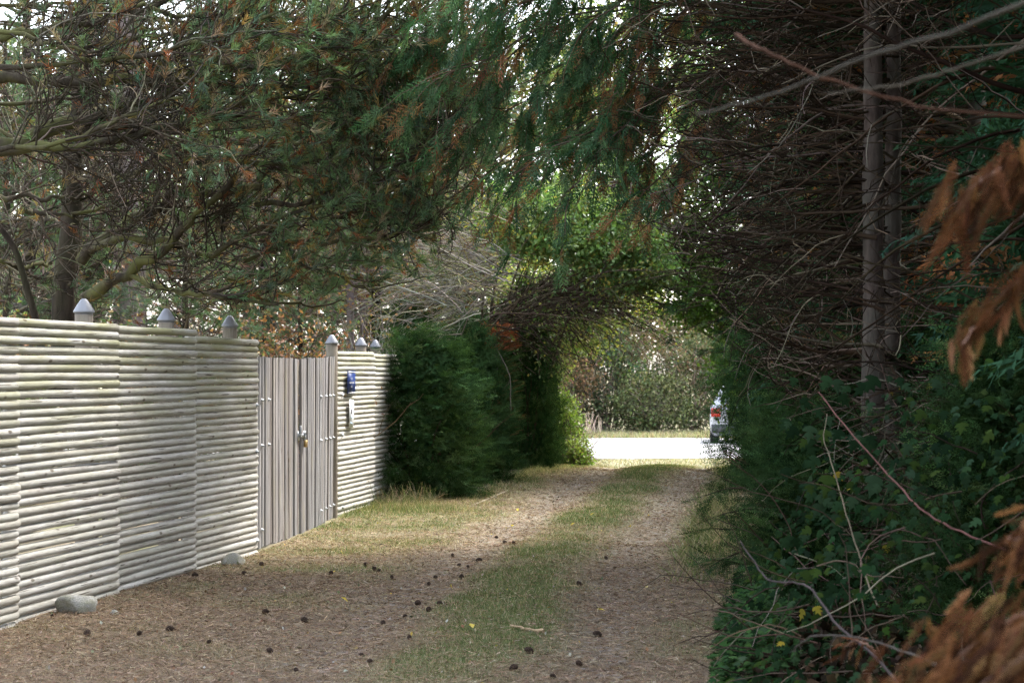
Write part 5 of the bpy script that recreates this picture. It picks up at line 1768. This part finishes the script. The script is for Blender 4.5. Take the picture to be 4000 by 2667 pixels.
def zone(x, y):
    u = x - float(lane_c(y))
    if y < 11.2:
        near_ = ' nearest the camera'
    elif y > 15.5:
        near_ = ' toward the gate'
    else:
        near_ = ''
    if abs(u + .72) < .36: return 'on the left wheel track' + near_
    if abs(u - .72) < .36: return 'on the right wheel track' + near_
    if abs(u) <= .36: return 'in the middle grass strip' + near_
    return ('in the needle litter by the fence' if u < 0 else 'beside the right-hand verge') + near_
cp = [(1372, 1462), (1392, 1285), (1330, 1345), (1040, 1279), (1160, 1248), (1180, 1250), (1140, 1237), (1055, 1302), (1000, 1330), (985, 1345), (960, 1390), (985, 1405), (1010, 1390), (930, 1420), (880, 1435), (940, 1470), (700, 1430), (610, 1410), (860, 1310), (870, 1315), (760, 1320), (840, 1300), (448, 1325), (600, 1300), (560, 1320),
      (1215, 1500), (1330, 1530), (1270, 1560), (1180, 1540), (830, 1510), (850, 1525), (620, 1500), (680, 1545), (480, 1480), (390, 1450), (320, 1460), (200, 1460), (120, 1420), (1060, 1330), (1100, 1290), (1075, 1305), (900, 1330), (650, 1380), (520, 1400), (700, 1360), (1450, 1420), (1480, 1360), (1550, 1310), (1430, 1520), (580, 1550), (760, 1470)]
for i, (px_, py_) in enumerate(cp[:42]):
    d = 1.6 * F / (py_ - 848)
    X = (px_ - 1176) * d / F
    for _ in range(4):
        d = (CAM_H - float(gz(X, d))) * F / (py_ - 848)
        X = (px_ - 1176) * d / F
    o = obj('pine_cone', CONE, None, (X, d, float(gz(X, d)) + .018))
    o.rotation_euler = (1.2 + .5 * rng.normal(), rng.normal() * .4, rng.random() * 6.28)
    s = .45 + .4 * rng.random()
    o.scale = (s, s, s)
    zn = zone(X, d)
    tag(o, 'small dark pine cone lying ' + zn, 'pine cone', 'pine cones ' + zn)
def on_ground(px_, py_):
    d = 1.6 * F / (py_ - 848)
    X = 0
    for _ in range(5):
        X = (px_ - 1176) * d / F
        d = (CAM_H - float(gz(X, d))) * F / (py_ - 848)
    return np.array([X, d, float(gz(X, d))])
def stick(label, a, b, r, col, fork=None):
    A_, B_ = on_ground(*a), on_ground(*b)
    t = thing('stick', label, 'stick', A_, 0, 'sticks on the lane')
    LP = poly([A_, (A_ + B_) / 2 + rng.normal(size=3) * [.02, .02, .004], B_], 10, .004) + [0, 0, r + .006]
    g = Geo()
    add_tubes(g, LP[None] - A_, taper(1, 10, r * .6, r), 6, np.array([col]))
    obj('stem', g.mesh('stem', M['twig'], True), t)
    if fork:
        g = Geo()
        LP2 = poly([LP[5], (LP[5] + on_ground(*fork)) / 2 + [0, 0, r], on_ground(*fork) + [0, 0, r]], 6)
        add_tubes(g, LP2[None] - A_, taper(1, 6, r * .5, r * .3), 5, np.array([col]))
        obj('twig', g.mesh('twig', M['twig'], True), t)
stick('short forked pale stick on the right wheel track', (1172, 1442), (1248, 1455), .011, (.40, .29, .18), (1196, 1448))
stick('thin straw coloured stick across the grass strip', (1180, 1345), (1330, 1350), .005, (.42, .32, .18))
stick('thin dark stick at the left of the lane', (330, 1525), (400, 1535), .007, (.16, .11, .08))
stick('small dark stick on the left wheel track', (855, 1250), (898, 1256), .006, (.12, .09, .07))
stick('pale dead twig in the grass below the yew', (1085, 1162), (1165, 1128), .008, (.45, .38, .28), (1150, 1150))
for i, (px_, py_) in enumerate([(1178, 1210), (1040, 1360), (1310, 1212), (1330, 1218), (1190, 1178), (1480, 1355), (1450, 1210), (1355, 1188), (1660, 1320), (800, 1390), (1080, 1440), (1390, 1410)]):
    p_ = on_ground(px_, py_)
    g = Geo()
    leaves(g, np.zeros((1, 3)), .06, np.array([[.6, .46, .06]]) * (.8 + .4 * rng.random()), .6, 0, .12, (0, 0, 3))
    o = obj('fallen_leaf', g.mesh('fallen_leaf', M['broad']), None, p_ + [0, 0, .025])
    zn = zone(p_[0], p_[1])
    tag(o, 'small yellow fallen leaf lying ' + zn, 'leaf', 'yellow leaves ' + zn)

# ------------------------------------------------------------------ parked car and marker post by the road
M['paint'] = plain('silver_paint', (.36, .37, .39), .25, .35, .6, .03)
M['glass'] = plain('car_glass', (.05, .07, .09), .08, 0, .8, .05)
M['rubber'] = plain('rubber', (.02, .02, .02), .8)
M['red'] = plain('tail_lamp_red', (.55, .03, .02), .2, 0, .6, .1)
M['trim'] = plain('black_trim', (.03, .03, .035), .5)
cx, cyy = 6.0, 51.6
cz = float(gz(5.5, 52))+.02
car = thing('parked_car', 'silver hatchback parked on the road, seen from behind', 'car', (cx, cyy, cz), math.radians(-7))
# loft: stations from tail (y=0) to nose (y=4.1); half width at sill, belt, roof
st_ = [(0.0, .74, .80, .60, .34, .86, .90), (.06, .80, .86, .64, .26, .93, 1.10), (.25, .84, .88, .62, .22, .95, 1.38), (.55, .86, .88, .60, .20, .95, 1.49), (1.2, .86, .88, .60, .18, .94, 1.52), (2.0, .86, .88, .59, .18, .92, 1.48), (2.5, .86, .87, .62, .18, .92, 1.26), (2.9, .86, .87, .76, .18, .92, .98), (3.6, .85, .85, .74, .2, .84, .88), (4.0, .76, .78, .66, .26, .70, .76), (4.1, .64, .66, .58, .34, .6, .64)]
rings = []
for (yy_, ws, wb, wr, z0, zb_, zr) in st_:
    half = [(0, z0), (ws * .9, z0), (ws, z0 + .1), (wb, (z0 + zb_) / 2), (wb * .98, zb_), (wr + .05, zb_ + (zr - zb_) * .75), (wr - .06, zr), (0, zr + .02)]
    rings.append([(x_, yy_, z_) for x_, z_ in half] + [(-x_, yy_, z_) for x_, z_ in half[-2:0:-1]])
V = np.array(rings)
k = V.shape[1]
Q = [(j * k + i, j * k + (i + 1) % k, (j + 1) * k + (i + 1) % k, (j + 1) * k + i) for j in range(len(rings) - 1) for i in range(k)]
g = Geo().add(V.reshape(-1, 3), Q=Q)
g.add(V[0], T=[(0, i + 1, i) for i in range(1, k - 1)])
g.add(V[-1], T=[(0, i, i + 1) for i in range(1, k - 1)])
obj('body', g.mesh('body', M['paint'], True, False), car)
def quad(name, parent, pts_, mat):
    return obj(name, Geo().add(pts_, Q=[(0, 1, 2, 3)]).mesh(name, mat, False, False), parent)
quad('rear_window', car, [(-.62, .025, .96), (.62, .025, .96), (.56, .26, 1.40), (-.56, .26, 1.40)], M['glass'])
for s in (-1, 1):
    quad('side_window', car, [(s * .885, .6, .97), (s * .885, 2.3, .95), (s * .70, 1.9, 1.40), (s * .70, .75, 1.42)], M['glass'])
    o = box_obj('tail_lamp', car, .24, .22, .22, (s * .72, .10, .72), M['red'])
    for yy_ in (.75, 3.25):
        g = Geo()
        v_, q_ = lathe([(.2, -.1), (.29, -.1), (.31, -.07), (.31, .07), (.29, .1), (.2, .1), (.16, .06), (.02, .07)], 18)
        g.add(v_, Q=q_)
        o = obj('wheel', g.mesh('tyre', M['rubber'], True, False), car, (s * .78, yy_, .31 - .02))
        o.rotation_euler = (0, s * math.pi / 2, 0)
        v_, q_ = lathe([(.20, .085), (.12, .10), (.03, .09), (.001, .09)], 14)
        obj('rim', Geo().add(v_, Q=q_).mesh('rim', M['steel'], True, False), o)
box_obj('bumper', car, 1.66, .16, .22, (0, .01, .30), M['trim'])
box_obj('number_plate', car, .52, .02, .11, (0, -.03, .62), M['white'])
box_obj('boot_seam', car, 1.2, .012, .012, (0, -.004, .58), M['trim'])

pp = at(1252, 1075, 36.5)
mp_ = thing('marker_post', 'white marker post with a blue band beside the bright shrub', 'post', (pp[0], 36.5, float(gz(pp[0], 36.5))))
box_obj('shaft', mp_, .07, .05, .95, (0, 0, 0), M['white'])
box_obj('band', mp_, .074, .054, .09, (0, 0, .60), M['blue'])
box_obj('top', mp_, .10, .08, .05, (.02, 0, .951), M['white'])
